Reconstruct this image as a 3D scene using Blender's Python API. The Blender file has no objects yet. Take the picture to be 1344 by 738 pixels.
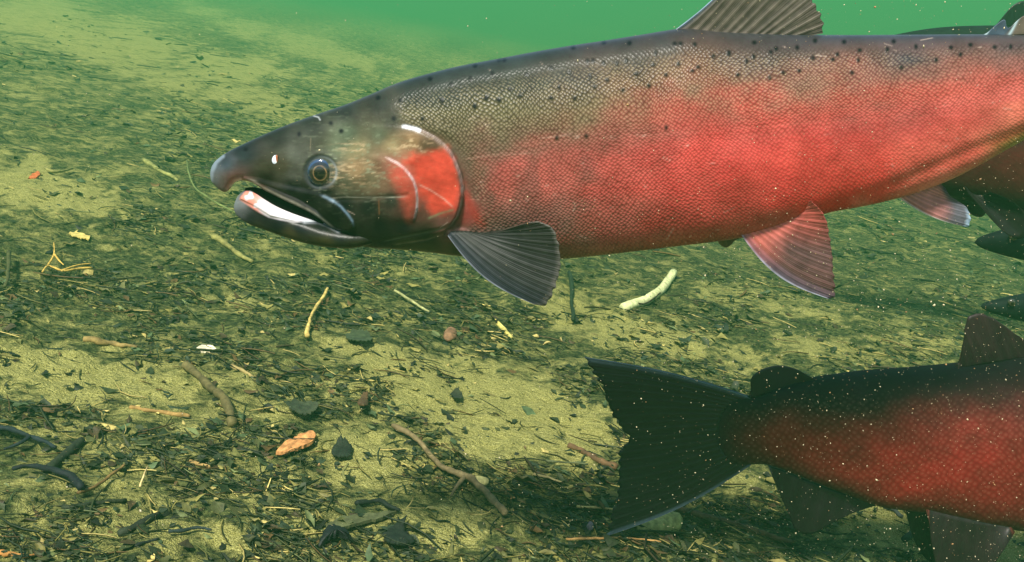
import bpy, math, random
import numpy as np
from mathutils import Vector, Matrix
R = math.radians
sc = bpy.context.scene
col = sc.collection

# ------------------------------------------------------------------ camera
W, H = 1344, 738
CAM = np.array([0.0, 0.0, 0.60])
PITCH = R(20)
HFOV = R(60)
FPX = (W / 2) / math.tan(HFOV / 2)
cam_d = bpy.data.cameras.new('camera')
cam = bpy.data.objects.new('camera', cam_d)
col.objects.link(cam)
cam.location = CAM
cam.rotation_euler = (math.pi / 2 - PITCH, 0, 0)
cam_d.sensor_width = 36
cam_d.angle = HFOV
cam_d.clip_start = 0.02
cam_d.clip_end = 200
cam_d.dof.use_dof = False
sc.camera = cam

# ------------------------------------------------------------------ light
SUN_EL, SUN_AZ = R(60), R(200)      # azimuth measured clockwise from +Y (light comes from behind the camera, left)
world = bpy.data.worlds.new('World')
sc.world = world
world.use_nodes = True
wn = world.node_tree.nodes
wl = world.node_tree.links
sky = wn.new('ShaderNodeTexSky')
sky.sky_type = 'NISHITA'
sky.sun_disc = False
sky.sun_elevation = SUN_EL
sky.sun_rotation = SUN_AZ
wl.new(sky.outputs[0], wn['Background'].inputs[0])
wn['Background'].inputs[1].default_value = 0.09
sun_d = bpy.data.lights.new('sun', 'SUN')
sun_d.energy = 4.7
sun_d.angle = R(9)
sun_d.color = (1.0, 0.96, 0.86)
sun = bpy.data.objects.new('sun', sun_d)
col.objects.link(sun)
sv = Vector((math.sin(SUN_AZ) * math.cos(SUN_EL), math.cos(SUN_AZ) * math.cos(SUN_EL), math.sin(SUN_EL)))
sun.rotation_euler = sv.to_track_quat('Z', 'Y').to_euler()
sun.location = (0, -1, 2.5)
vs = sc.view_settings
vs.view_transform = 'Standard'
vs.look = 'None'
vs.gamma = 1
vs.exposure = 0.85
vs.use_curve_mapping = False
sc.cycles.volume_bounces = 0
sc.cycles.max_bounces = 4
sc.cycles.transparent_max_bounces = 8

rng = np.random.default_rng(7)
random.seed(7)

# ------------------------------------------------------------------ helpers
cp, sp = math.cos(PITCH), math.sin(PITCH)
RIGHT = np.array([1.0, 0, 0]); FWD = np.array([0, cp, -sp]); UP = np.array([0, sp, cp])


def rays(px, py):
    px = np.asarray(px, float); py = np.asarray(py, float)
    return ((px - W / 2)[..., None] * RIGHT + (H / 2 - py)[..., None] * UP + FPX * FWD)


def on_plane(px, py, Y):
    d = rays(px, py)
    t = (np.asarray(Y, float) - CAM[1]) / d[..., 1]
    return CAM + d * t[..., None]


def project(P):
    v = np.asarray(P) - CAM
    z = v @ FWD
    return W / 2 + FPX * (v @ RIGHT) / z, H / 2 - FPX * (v @ UP) / z


def lin(c):
    c = np.asarray(c, float) / 255.0
    return np.where(c <= 0.04045, c / 12.92, ((c + 0.055) / 1.055) ** 2.4)


def hashv(ix, iy, seed):
    n = (ix.astype(np.int64) * 374761393 + iy.astype(np.int64) * 668265263 + seed * 1442695041) & 0x7fffffff
    n = ((n ^ (n >> 13)) * 1274126177) & 0x7fffffff
    n = n ^ (n >> 16)
    return (n & 0xffff) / 65535.0


def vnoise(x, y, seed=0):
    x = np.asarray(x, float); y = np.asarray(y, float)
    ix = np.floor(x); iy = np.floor(y)
    fx = x - ix; fy = y - iy
    fx = fx * fx * (3 - 2 * fx); fy = fy * fy * (3 - 2 * fy)
    a = hashv(ix, iy, seed); b = hashv(ix + 1, iy, seed)
    c = hashv(ix, iy + 1, seed); d = hashv(ix + 1, iy + 1, seed)
    return (a * (1 - fx) + b * fx) * (1 - fy) + (c * (1 - fx) + d * fx) * fy


def fbm(x, y, seed=0, o=4):
    s = 0; a = 0.5; t = 0
    for k in range(o):
        s = s + a * vnoise(x * 2 ** k, y * 2 ** k, seed + k * 17)
        t += a; a *= 0.5
    return s / t


def seg_dist(X, Y, pts):
    """distance to a polyline, and the parameter 0..1 along it"""
    best = np.full(np.shape(X), 1e9); par = np.zeros(np.shape(X))
    L = [0]
    for (a, b) in zip(pts[:-1], pts[1:]):
        L.append(L[-1] + math.hypot(b[0] - a[0], b[1] - a[1]))
    for k, (a, b) in enumerate(zip(pts[:-1], pts[1:])):
        dx, dy = b[0] - a[0], b[1] - a[1]
        l2 = dx * dx + dy * dy + 1e-9
        t = np.clip(((X - a[0]) * dx + (Y - a[1]) * dy) / l2, 0, 1)
        d = np.hypot(X - a[0] - t * dx, Y - a[1] - t * dy)
        m = d < best
        best = np.where(m, d, best)
        par = np.where(m, (L[k] + t * (L[k + 1] - L[k])) / L[-1], par)
    return best, par


def inside(X, Y, poly):
    r = np.zeros(np.shape(X), bool)
    n = len(poly)
    for i in range(n):
        x0, y0 = poly[i]; x1, y1 = poly[(i + 1) % n]
        if y0 == y1:
            continue
        c = ((y0 > Y) != (y1 > Y)) & (X < (x1 - x0) * (Y - y0) / (y1 - y0) + x0)
        r ^= c
    return r


def soft_in(X, Y, poly, w):
    d, _ = seg_dist(X, Y, list(poly) + [poly[0]])
    s = np.where(inside(X, Y, poly), d, -d)
    t = np.clip(s / w * 0.5 + 0.5, 0, 1)
    return t * t * (3 - 2 * t)


def sstep(a, b, x):
    t = np.clip((x - a) / (b - a), 0, 1)
    return t * t * (3 - 2 * t)


def smooth_curve(pts, n):
    """Catmull-Rom resample of a polyline to n points"""
    P = np.array(pts, float)
    P = np.vstack([2 * P[0] - P[1], P, 2 * P[-1] - P[-2]])
    m = len(P) - 3
    out = []
    seg = np.sqrt(((P[2:-1] - P[1:-2]) ** 2).sum(1)); cum = np.concatenate([[0], np.cumsum(seg)])
    for u in np.linspace(0, cum[-1], n):
        k = min(max(np.searchsorted(cum, u, side='right') - 1, 0), m - 1)
        t = (u - cum[k]) / max(seg[k], 1e-9)
        p0, p1, p2, p3 = P[k:k + 4]
        out.append(0.5 * ((2 * p1) + (-p0 + p2) * t + (2 * p0 - 5 * p1 + 4 * p2 - p3) * t * t + (-p0 + 3 * p1 - 3 * p2 + p3) * t ** 3))
    return np.array(out)


def mono(pts, x):
    """smooth interpolation of y(x) through sorted points (cubic Hermite, finite-difference slopes)"""
    P = np.array(pts, float)
    X, Y = P[:, 0], P[:, 1]
    d = np.diff(Y) / np.diff(X)
    m = np.concatenate([[d[0]], (d[:-1] + d[1:]) / 2, [d[-1]]])
    s = np.sign(d[:-1]) != np.sign(d[1:])
    m[1:-1][s] = 0
    for k in range(len(d)):
        lim = 3 * abs(d[k])
        m[k] = np.clip(m[k], -lim, lim); m[k + 1] = np.clip(m[k + 1], -lim, lim)
    k = np.clip(np.searchsorted(X, x) - 1, 0, len(X) - 2)
    h = X[k + 1] - X[k]; t = np.clip((x - X[k]) / h, 0, 1)
    return (2 * t ** 3 - 3 * t ** 2 + 1) * Y[k] + (t ** 3 - 2 * t ** 2 + t) * h * m[k] + (-2 * t ** 3 + 3 * t ** 2) * Y[k + 1] + (t ** 3 - t ** 2) * h * m[k + 1]


def shepard(X, Y, pts, p=3.2, r0=6.0):
    num = np.zeros(np.shape(X) + (3,)); den = np.zeros(np.shape(X))
    for (x, y, c) in pts:
        w = 1.0 / ((X - x) ** 2 + (Y - y) ** 2 + r0 * r0) ** (p / 2)
        num += w[..., None] * lin(c); den += w
    return num / den[..., None]


def tag(o, label=None, cat=None, group=None, kind=None):
    if label: o['label'] = label
    if cat: o['category'] = cat
    if group: o['group'] = group
    if kind: o['kind'] = kind
    return o


def empty(name, loc):
    o = bpy.data.objects.new(name, None)
    o.empty_display_size = 0.05
    o.location = Vector([float(v) for v in loc])
    col.objects.link(o)
    return o


def mesh_obj(name, V, F, mat, parent=None, colr=None, uv=None, fl=None, smooth=True, origin=None):
    """one mesh object; V world coordinates (numpy), F faces, colr linear rgb per vertex, uv per vertex, fl dict of float attributes"""
    V = np.asarray(V, float).reshape(-1, 3)
    if parent is not None:
        base = np.array(parent.location)
        q = parent.parent
        while q is not None:
            base = base + np.array(q.location); q = q.parent
    elif origin is not None:
        base = np.array(origin, float)
    else:
        base = np.zeros(3)
    me = bpy.data.meshes.new(name)
    if isinstance(F, np.ndarray):
        n = len(F); k = F.shape[1]
        me.vertices.add(len(V)); me.vertices.foreach_set('co', (V - base).astype(np.float32).ravel())
        me.loops.add(n * k); me.loops.foreach_set('vertex_index', F.astype(np.int32).ravel())
        me.polygons.add(n); me.polygons.foreach_set('loop_start', np.arange(0, n * k, k, dtype=np.int32))
        me.update(calc_edges=True)
        me.validate()
    else:
        me.from_pydata([tuple(v) for v in (V - base)], [], F)
        me.update()
    if smooth:
        me.polygons.foreach_set('use_smooth', np.ones(len(me.polygons), bool))
    if colr is not None:
        a = me.color_attributes.new('tint', 'FLOAT_COLOR', 'POINT')
        c = np.ones((len(V), 4), np.float32); c[:, :3] = np.clip(colr, 0, 1)
        a.data.foreach_set('color', c.ravel())
    if fl:
        for k, v in fl.items():
            a = me.attributes.new(k, 'FLOAT', 'POINT')
            a.data.foreach_set('value', np.asarray(v, np.float32).ravel())
    if uv is not None:
        l = me.uv_layers.new(name='UVMap')
        li = np.zeros(len(me.loops), np.int32); me.loops.foreach_get('vertex_index', li)
        l.data.foreach_set('uv', np.asarray(uv, np.float32)[li].ravel())
    me.materials.append(mat)
    o = bpy.data.objects.new(name, me)
    if parent is not None:
        o.parent = parent
    else:
        o.location = Vector([float(v) for v in base])
    col.objects.link(o)
    return o


def new_mat(name):
    m = bpy.data.materials.new(name)
    m.use_nodes = True
    nt = m.node_tree
    return m, nt.nodes, nt.links, nt.nodes['Principled BSDF']


def noise_node(N, L, scale, detail=3, vec=None, rough=0.6, dist=0.0):
    n = N.new('ShaderNodeTexNoise')
    n.inputs['Scale'].default_value = scale; n.inputs['Detail'].default_value = detail
    n.inputs['Roughness'].default_value = rough; n.inputs['Distortion'].default_value = dist
    if vec is not None: L.new(vec, n.inputs['Vector'])
    return n


def ramp(N, L, src, stops):
    r = N.new('ShaderNodeValToRGB')
    L.new(src, r.inputs[0])
    el = r.color_ramp.elements
    el[0].position, el[0].color = stops[0][0], (*stops[0][1], 1)
    el[1].position, el[1].color = stops[-1][0], (*stops[-1][1], 1)
    for p, c in stops[1:-1]:
        e = el.new(p); e.color = (*c, 1)
    return r


def mixc(N, L, fac, a, b, mode='MIX'):
    m = N.new('ShaderNodeMix'); m.data_type = 'RGBA'; m.blend_type = mode
    for s, v in ((m.inputs[0], fac), (m.inputs[6], a), (m.inputs[7], b)):
        if isinstance(v, (int, float)): s.default_value = v
        elif isinstance(v, tuple): s.default_value = (*v, 1)
        else: L.new(v, s)
    return m.outputs[2]


def mth(N, L, op, a, b=None, clamp=False):
    m = N.new('ShaderNodeMath'); m.operation = op; m.use_clamp = clamp
    for i, v in enumerate((a, b)):
        if v is None: continue
        if isinstance(v, (int, float)): m.inputs[i].default_value = v
        else: L.new(v, m.inputs[i])
    return m.outputs[0]


def tint_mat(name, rough=0.6, spec=0.4, bump=0.0, bscale=200, vary=0.25, vscale=60, trans=0.0, coat=0.0):
    """surface whose colour comes from the mesh's own 'tint' with procedural mottling on top"""
    m, N, L, B = new_mat(name)
    a = N.new('ShaderNodeVertexColor'); a.layer_name = 'tint'
    tc = N.new('ShaderNodeTexCoord')
    n1 = noise_node(N, L, vscale, 4, tc.outputs['Object'])
    f = ramp(N, L, n1.outputs['Fac'], [(0.3, (1 - vary,) * 3), (0.7, (1 + vary,) * 3)])
    c = mixc(N, L, 1.0, a.outputs['Color'], f.outputs[0], 'MULTIPLY')
    L.new(c, B.inputs['Base Color'])
    B.inputs['Roughness'].default_value = rough
    B.inputs['Specular IOR Level'].default_value = spec
    if coat:
        B.inputs['Coat Weight'].default_value = coat; B.inputs['Coat Roughness'].default_value = 0.12
    if bump:
        n2 = noise_node(N, L, bscale, 4, tc.outputs['Object'])
        b = N.new('ShaderNodeBump'); b.inputs['Strength'].default_value = bump; b.inputs['Distance'].default_value = 0.002
        L.new(n2.outputs['Fac'], b.inputs['Height']); L.new(b.outputs[0], B.inputs['Normal'])
    if trans:
        t = N.new('ShaderNodeBsdfTranslucent'); L.new(c, t.inputs[0])
        mx = N.new('ShaderNodeMixShader'); mx.inputs[0].default_value = trans
        L.new(B.outputs[0], mx.inputs[1]); L.new(t.outputs[0], mx.inputs[2])
        L.new(mx.outputs[0], N['Material Output'].inputs[0])
    return m


# ------------------------------------------------------------------ the bed
# the bed is a bank that rises to the left and falls away to the right
_pa = rays(0, -90); _pb = rays(1344, 150)
BN = np.cross(_pa, _pb); BN = BN / np.linalg.norm(BN)
if BN[2] < 0: BN = -BN
BH = 0.55


def bed_base(x, y):
    z = CAM[2] - (BH + BN[0] * (x - CAM[0]) + BN[1] * (y - CAM[1])) / BN[2]
    # the bank levels off far to the left, and the channel far to the right
    hi = CAM[2] - 0.02; k = 0.10
    z = hi - k * np.logaddexp(0, (hi - z) / k)* 1.0 if False else np.minimum(z, hi) - k * np.log1p(np.exp(-np.abs(hi - z) / k))
    lo = -2.6
    z = np.maximum(z, lo)
    return z


def bed_z(x, y):
    x = np.asarray(x, float); y = np.asarray(y, float)
    z = bed_base(x, y)
    z = z + (fbm(x * 3.1 + 5, y * 3.1, 3, 3) - 0.5) * 0.045
    z = z + (fbm(x * 14 + 9, y * 14, 11, 3) - 0.5) * 0.016
    z = z + (fbm(x * 38, y * 38, 21, 3) - 0.5) * 0.014
    z = z + (fbm(x * 90, y * 90, 23, 2) - 0.5) * 0.005
    return z


def bed_pt(px, py):
    d = rays(px, py)
    d = d / np.linalg.norm(d, axis=-1, keepdims=True)
    den = d @ BN
    t = np.where(den < -1e-3, -BH / np.minimum(den, -1e-3), 30.0)
    t = np.clip(t, 0.3, 30)
    for _ in range(14):
        P = CAM + d * t[..., None]
        e = P[..., 2] - bed_z(P[..., 0], P[..., 1])
        t = np.clip(t + e / np.maximum(-d @ BN, 0.06) * 0.8, 0.3, 30)
    P = CAM + d * t[..., None]
    return P


# bare sand patches: (photo x, y, half width, half height, tilt deg, strength)
SAND = [(640, 540, 190, 48, 16, 1.0), (520, 480, 110, 26, 14, .8), (70, 490, 130, 38, 10, .9), (720, 590, 90, 34, 20, .7),
        (60, 250, 90, 34, 15, .8), (470, 600, 70, 32, 10, .7), (860, 440, 120, 22, 14, .7), (1030, 400, 160, 14, 12, .35),
        (1190, 700, 130, 34, 20, 1.0), (1320, 715, 60, 40, 10, 1.0), (780, 425, 90, 22, 25, .5), (90, 40, 330, 30, 12, .6),
        (260, 110, 190, 20, 14, .5), (410, 60, 160, 20, 16, .5), (590, 705, 60, 30, 0, .7), (250, 700, 90, 26, 12, .55),
        (150, 590, 90, 18, 8, .5), (30, 650, 90, 22, 5, .3), (950, 620, 60, 24, 20, .7), (860, 690, 60, 14, 0, .2),
        (1240, 450, 160, 10, 5, .45), (430, 700, 60, 16, 10, .5), (320, 400, 70, 12, 10, .35), (1100, 460, 100, 14, 10, .4)]


def sandiness(px, py):
    s = np.zeros(np.shape(px))
    wob = (vnoise(px / 45.0, py / 22.0, 77) - 0.5) * 0.9 + (vnoise(px / 15.0, py / 8.0, 78) - 0.5) * 0.8 + (vnoise(px / 6.0, py / 3.5, 79) - 0.5) * 0.6
    for (cx, cy, a, b, t, k) in SAND:
        t = R(t); dx = px - cx; dy = py - cy
        u = (dx * math.cos(t) + dy * math.sin(t)) / a; v = (-dx * math.sin(t) + dy * math.cos(t)) / b
        r = np.sqrt(u * u + v * v) + wob
        s = np.maximum(s, k * sstep(1.45, 0.45, r))
    fl_ = 0.27 * sstep(400, 520, py) * sstep(800, 640, px) * (0.3 + vnoise(px / 28.0, py / 13.0, 80))
    fl_ = np.maximum(fl_, 0.30 * sstep(420, 60, py) * vnoise(px / 60.0, py / 20.0, 81))
    return np.maximum(s, fl_)


def axis_pts(lo, hi, a, b, fine, coarse_n):
    core = np.arange(a, b, fine)
    g = lambda n: np.linspace(0, 1, n + 1)[1:] ** 2.2
    left = a - g(coarse_n) * (a - lo); right = core[-1] + g(coarse_n) * (hi - core[-1])
    return np.concatenate([left[::-1], core, right])


xs = axis_pts(-29, 29, -1.6, 1.5, 0.0062, 90)
ys = np.concatenate([np.linspace(-1, 0.5, 20)[:-1], np.arange(0.5, 2.1, 0.0062), 2.1 + (69 - 2.1) * np.linspace(0, 1, 200)[1:] ** 2.6])
GX, GY = np.meshgrid(xs, ys)
GZ = bed_z(GX, GY)
nx, ny = len(xs), len(ys)
I = np.arange(nx * ny).reshape(ny, nx)
F = np.stack([I[:-1, :-1], I[:-1, 1:], I[1:, 1:], I[1:, :-1]], -1).reshape(-1, 4)
V = np.stack([GX, GY, GZ], -1).reshape(-1, 3)
# clean where sandy, silted with leaf mould elsewhere (a map over the bed itself)
with np.errstate(all='ignore'):
    depth = (V - CAM) @ FWD
    qx, qy = project(V)
ok = depth > 0.1
qx = np.where(ok, qx, -5000.0); qy = np.where(ok, qy, 5000.0)
sd = np.where(ok, sandiness(qx, qy), 0)
oob = ~ok | (qx < -60) | (qx > 1400) | (qy > 800)
sd = np.where(oob, sstep(0.45, 0.62, fbm(V[:, 0] * 3, V[:, 1] * 3, 91, 3)), sd)


def bed_material():
    m, N, L, B = new_mat('sandy_silt')
    a = N.new('ShaderNodeAttribute'); a.attribute_name = 'sand'
    tc = N.new('ShaderNodeTexCoord')
    o = tc.outputs['Object']
    mp = N.new('ShaderNodeMapping'); mp.inputs['Rotation'].default_value = (0, 0, R(22)); mp.inputs['Scale'].default_value = (0.8, 1.3, 1)
    L.new(o, mp.inputs[0])
    n1 = noise_node(N, L, 26, 6, mp.outputs[0], 0.72, 0.6)
    n2 = noise_node(N, L, 120, 4, mp.outputs[0], 0.7)
    n3 = noise_node(N, L, 700, 2, o, 0.6)
    n4 = noise_node(N, L, 9, 5, o, 0.7)
    sandc = ramp(N, L, n3.outputs['Fac'], [(0.3, (0.12, 0.112, 0.026)), (0.5, (0.36, 0.34, 0.090)), (0.70, (0.62, 0.59, 0.22))])
    mudc = ramp(N, L, n2.outputs['Fac'], [(0.33, (0.008, 0.015, 0.005)), (0.44, (0.028, 0.040, 0.012)), (0.57, (0.085, 0.105, 0.030)), (0.70, (0.25, 0.265, 0.075))])
    s = mth(N, L, 'MULTIPLY', a.outputs['Fac'], 1.15)
    k = mth(N, L, 'ADD', s, mth(N, L, 'MULTIPLY', mth(N, L, 'SUBTRACT', n1.outputs['Fac'], 0.46), 3.0))
    k = mth(N, L, 'SUBTRACT', k, mth(N, L, 'MULTIPLY', mth(N, L, 'SUBTRACT', n4.outputs['Fac'], 0.5), 1.6))
    kr = ramp(N, L, k, [(0.10, (0, 0, 0)), (0.75, (1, 1, 1))])
    c = mixc(N, L, kr.outputs[0], mudc.outputs[0], sandc.outputs[0])
    # dark specks of broken leaf on the sand
    vo = N.new('ShaderNodeTexVoronoi'); vo.inputs['Scale'].default_value = 150; L.new(mp.outputs[0], vo.inputs['Vector'])
    sp_ = ramp(N, L, vo.outputs['Distance'], [(0.12, (1, 1, 1)), (0.22, (0, 0, 0))])
    thr = mth(N, L, 'GREATER_THAN', n2.outputs['Fac'], 0.52)
    c = mixc(N, L, mth(N, L, 'MULTIPLY', mth(N, L, 'MULTIPLY', sp_.outputs[0], thr), 0.85), c, (0.03, 0.035, 0.02))
    L.new(c, B.inputs['Base Color'])
    B.inputs['Roughness'].default_value = 0.9; B.inputs['Specular IOR Level'].default_value = 0.15
    hsum = mth(N, L, 'ADD', mth(N, L, 'MULTIPLY', n1.outputs['Fac'], 1.4), mth(N, L, 'ADD', n2.outputs['Fac'], mth(N, L, 'MULTIPLY', n3.outputs['Fac'], 0.3)))
    b = N.new('ShaderNodeBump'); b.inputs['Strength'].default_value = 0.9; b.inputs['Distance'].default_value = 0.016
    L.new(hsum, b.inputs['Height']); L.new(b.outputs[0], B.inputs['Normal'])
    return m


bed = mesh_obj('riverbed', V, F, bed_material(), fl={'sand': sd})
tag(bed, kind='structure')

# ------------------------------------------------------------------ the green water
hz = np.array([(x, y, z) for x in (-30, 30) for y in (-1.5, 70) for z in (-3.9, 0.86)])
hf = [(0, 1, 3, 2), (4, 6, 7, 5), (0, 4, 5, 1), (2, 3, 7, 6), (0, 2, 6, 4), (1, 5, 7, 3)]
hm, HN, HL, HB = new_mat('murky_green_water')
HN.remove(HB)
pv = HN.new('ShaderNodeVolumePrincipled')
pv.inputs['Color'].default_value = (0.115, 0.53, 0.185, 1)
pv.inputs['Density'].default_value = 0.08
pv.inputs['Anisotropy'].default_value = 0.1
HL.new(pv.outputs[0], HN['Material Output'].inputs['Volume'])
hm.cycles.homogeneous_volume = True
haze = mesh_obj('haze', hz, hf, hm, smooth=False)
tag(haze, kind='stuff')

# ------------------------------------------------------------------ salmon
def skin_material(name, px=6.0, gold=0.7, gain=1.0, rough=0.38, bump=0.35, spec=0.4):
    m, N, L, B = new_mat(name)
    a = N.new('ShaderNodeVertexColor'); a.layer_name = 'tint'
    sc_ = N.new('ShaderNodeAttribute'); sc_.attribute_name = 'scaly'
    gl = N.new('ShaderNodeAttribute'); gl.attribute_name = 'glint'
    uv = N.new('ShaderNodeUVMap'); uv.uv_map = 'UVMap'
    mp = N.new('ShaderNodeMapping'); mp.inputs['Rotation'].default_value = (0, 0, R(38)); mp.inputs['Scale'].default_value = (1, 1.12, 1)
    wn_ = noise_node(N, L, 9, 2, uv.outputs[0]); sh_ = N.new('ShaderNodeVectorMath'); sh_.operation = 'MULTIPLY_ADD'; L.new(wn_.outputs['Color'], sh_.inputs[0]); sh_.inputs[1].default_value = (0.03, 0.03, 0); L.new(uv.outputs[0], sh_.inputs[2])
    L.new(sh_.outputs[0], mp.inputs[0])
    vo = N.new('ShaderNodeTexVoronoi'); vo.voronoi_dimensions = '2D'; vo.inputs['Scale'].default_value = 1000.0 / px; vo.inputs['Randomness'].default_value = 0.42
    L.new(mp.outputs[0], vo.inputs['Vector'])
    n1 = noise_node(N, L, 22, 4, uv.outputs[0], 0.65)
    n2 = noise_node(N, L, 130, 3, uv.outputs[0], 0.6)
    # pale centre of each scale, dark skin in the gaps
    dot = ramp(N, L, vo.outputs['Distance'], [(0.10, (1, 1, 1)), (0.42, (0, 0, 0))])
    gap = ramp(N, L, vo.outputs['Distance'], [(0.36, (1, 1, 1)), (0.66, (0.58, 0.52, 0.52))])
    base = a.outputs['Color']
    v = ramp(N, L, n1.outputs['Fac'], [(0.32, (0.74, 0.70, 0.68)), (0.68, (1.22, 1.26, 1.28))])
    base = mixc(N, L, 1.0, base, v.outputs[0], 'MULTIPLY')
    base = mixc(N, L, mth(N, L, 'MULTIPLY', sc_.outputs['Fac'], 0.9), base, mixc(N, L, 1.0, base, gap.outputs[0], 'MULTIPLY'))
    fac = mth(N, L, 'MULTIPLY', mth(N, L, 'MULTIPLY', dot.outputs[0], gl.outputs['Fac']), gold)
    fac = mth(N, L, 'MULTIPLY', fac, ramp(N, L, n2.outputs['Fac'], [(0.35, (0.35,) * 3), (0.65, (1, 1, 1))]).outputs[0])
    base = mixc(N, L, fac, base, (0.52, 0.42, 0.24))
    L.new(base, B.inputs['Base Color'])
    B.inputs['Roughness'].default_value = rough
    B.inputs['Specular IOR Level'].default_value = spec
    h = mth(N, L, 'MULTIPLY', mth(N, L, 'SUBTRACT', 1.0, vo.outputs['Distance']), sc_.outputs['Fac'])
    h = mth(N, L, 'ADD', h, mth(N, L, 'MULTIPLY', n2.outputs['Fac'], 0.35))
    b = N.new('ShaderNodeBump'); b.inputs['Strength'].default_value = bump; b.inputs['Distance'].default_value = 0.0015
    L.new(h, b.inputs['Height']); L.new(b.outputs[0], B.inputs['Normal'])
    B.inputs['Subsurface Weight'].default_value = 0.0
    return m


def loft(cols, top, bot, width, Y0, nrow, expo=0.8, disp=None):
    """closed fish-like solid: for each photo column a ring of nrow points down the near side and back up the far side.
    returns world vertices, faces, projected near-side coordinates for every vertex, v (0 top..1 bottom)"""
    th = np.linspace(0, math.pi, nrow)
    n = len(cols)
    C = np.repeat(cols[:, None], nrow, 1)
    v = (1 - np.cos(th)) / 2
    Rw = top[:, None] + (bot - top)[:, None] * v[None, :]
    P = on_plane(C, Rw, Y0)
    prof = np.sin(th) ** expo; prof[0] = prof[-1] = 0
    Wd = width[:, None] * prof[None, :]
    N_ = P.copy(); N_[..., 1] -= Wd
    qx, qy = project(N_)
    if disp is not None:
        d = disp(qx, qy) * sstep(0, 0.25, prof)[None, :]
        N_[..., 1] -= d
        Wd = Wd + d
    Fr = P.copy(); Fr[..., 1] += Wd
    # ring: near rows 0..nrow-1, far rows nrow-2..1
    ring = np.concatenate([N_, Fr[:, -2:0:-1]], 1)
    QX = np.concatenate([qx, qx[:, -2:0:-1]], 1); QY = np.concatenate([qy, qy[:, -2:0:-1]], 1)
    VV = np.concatenate([np.tile(v, (n, 1)), np.tile(v, (n, 1))[:, -2:0:-1]], 1)
    m = ring.shape[1]
    I = np.arange(n * m).reshape(n, m)
    J = np.roll(I, -1, 1)
    F = np.stack([I[:-1], J[:-1], J[1:], I[1:]], -1).reshape(-1, 4)
    F = F[:, ::-1]
    near = np.concatenate([np.ones((n, nrow), bool), np.zeros((n, nrow - 2), bool)], 1)
    return ring.reshape(-1, 3), F, QX.ravel(), QY.ravel(), VV.ravel(), near.ravel()


class Parts:
    def __init__(s): s.V = []; s.F = []; s.a = []; s.n = 0

    def add(s, V, F, *arrs):
        s.V.append(V); s.F.append(F + s.n); s.a.append(arrs); s.n += len(V)

    def out(s):
        return np.vstack(s.V), np.vstack(s.F), [np.concatenate([q[k] for q in s.a]) for k in range(len(s.a[0]))]


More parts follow.
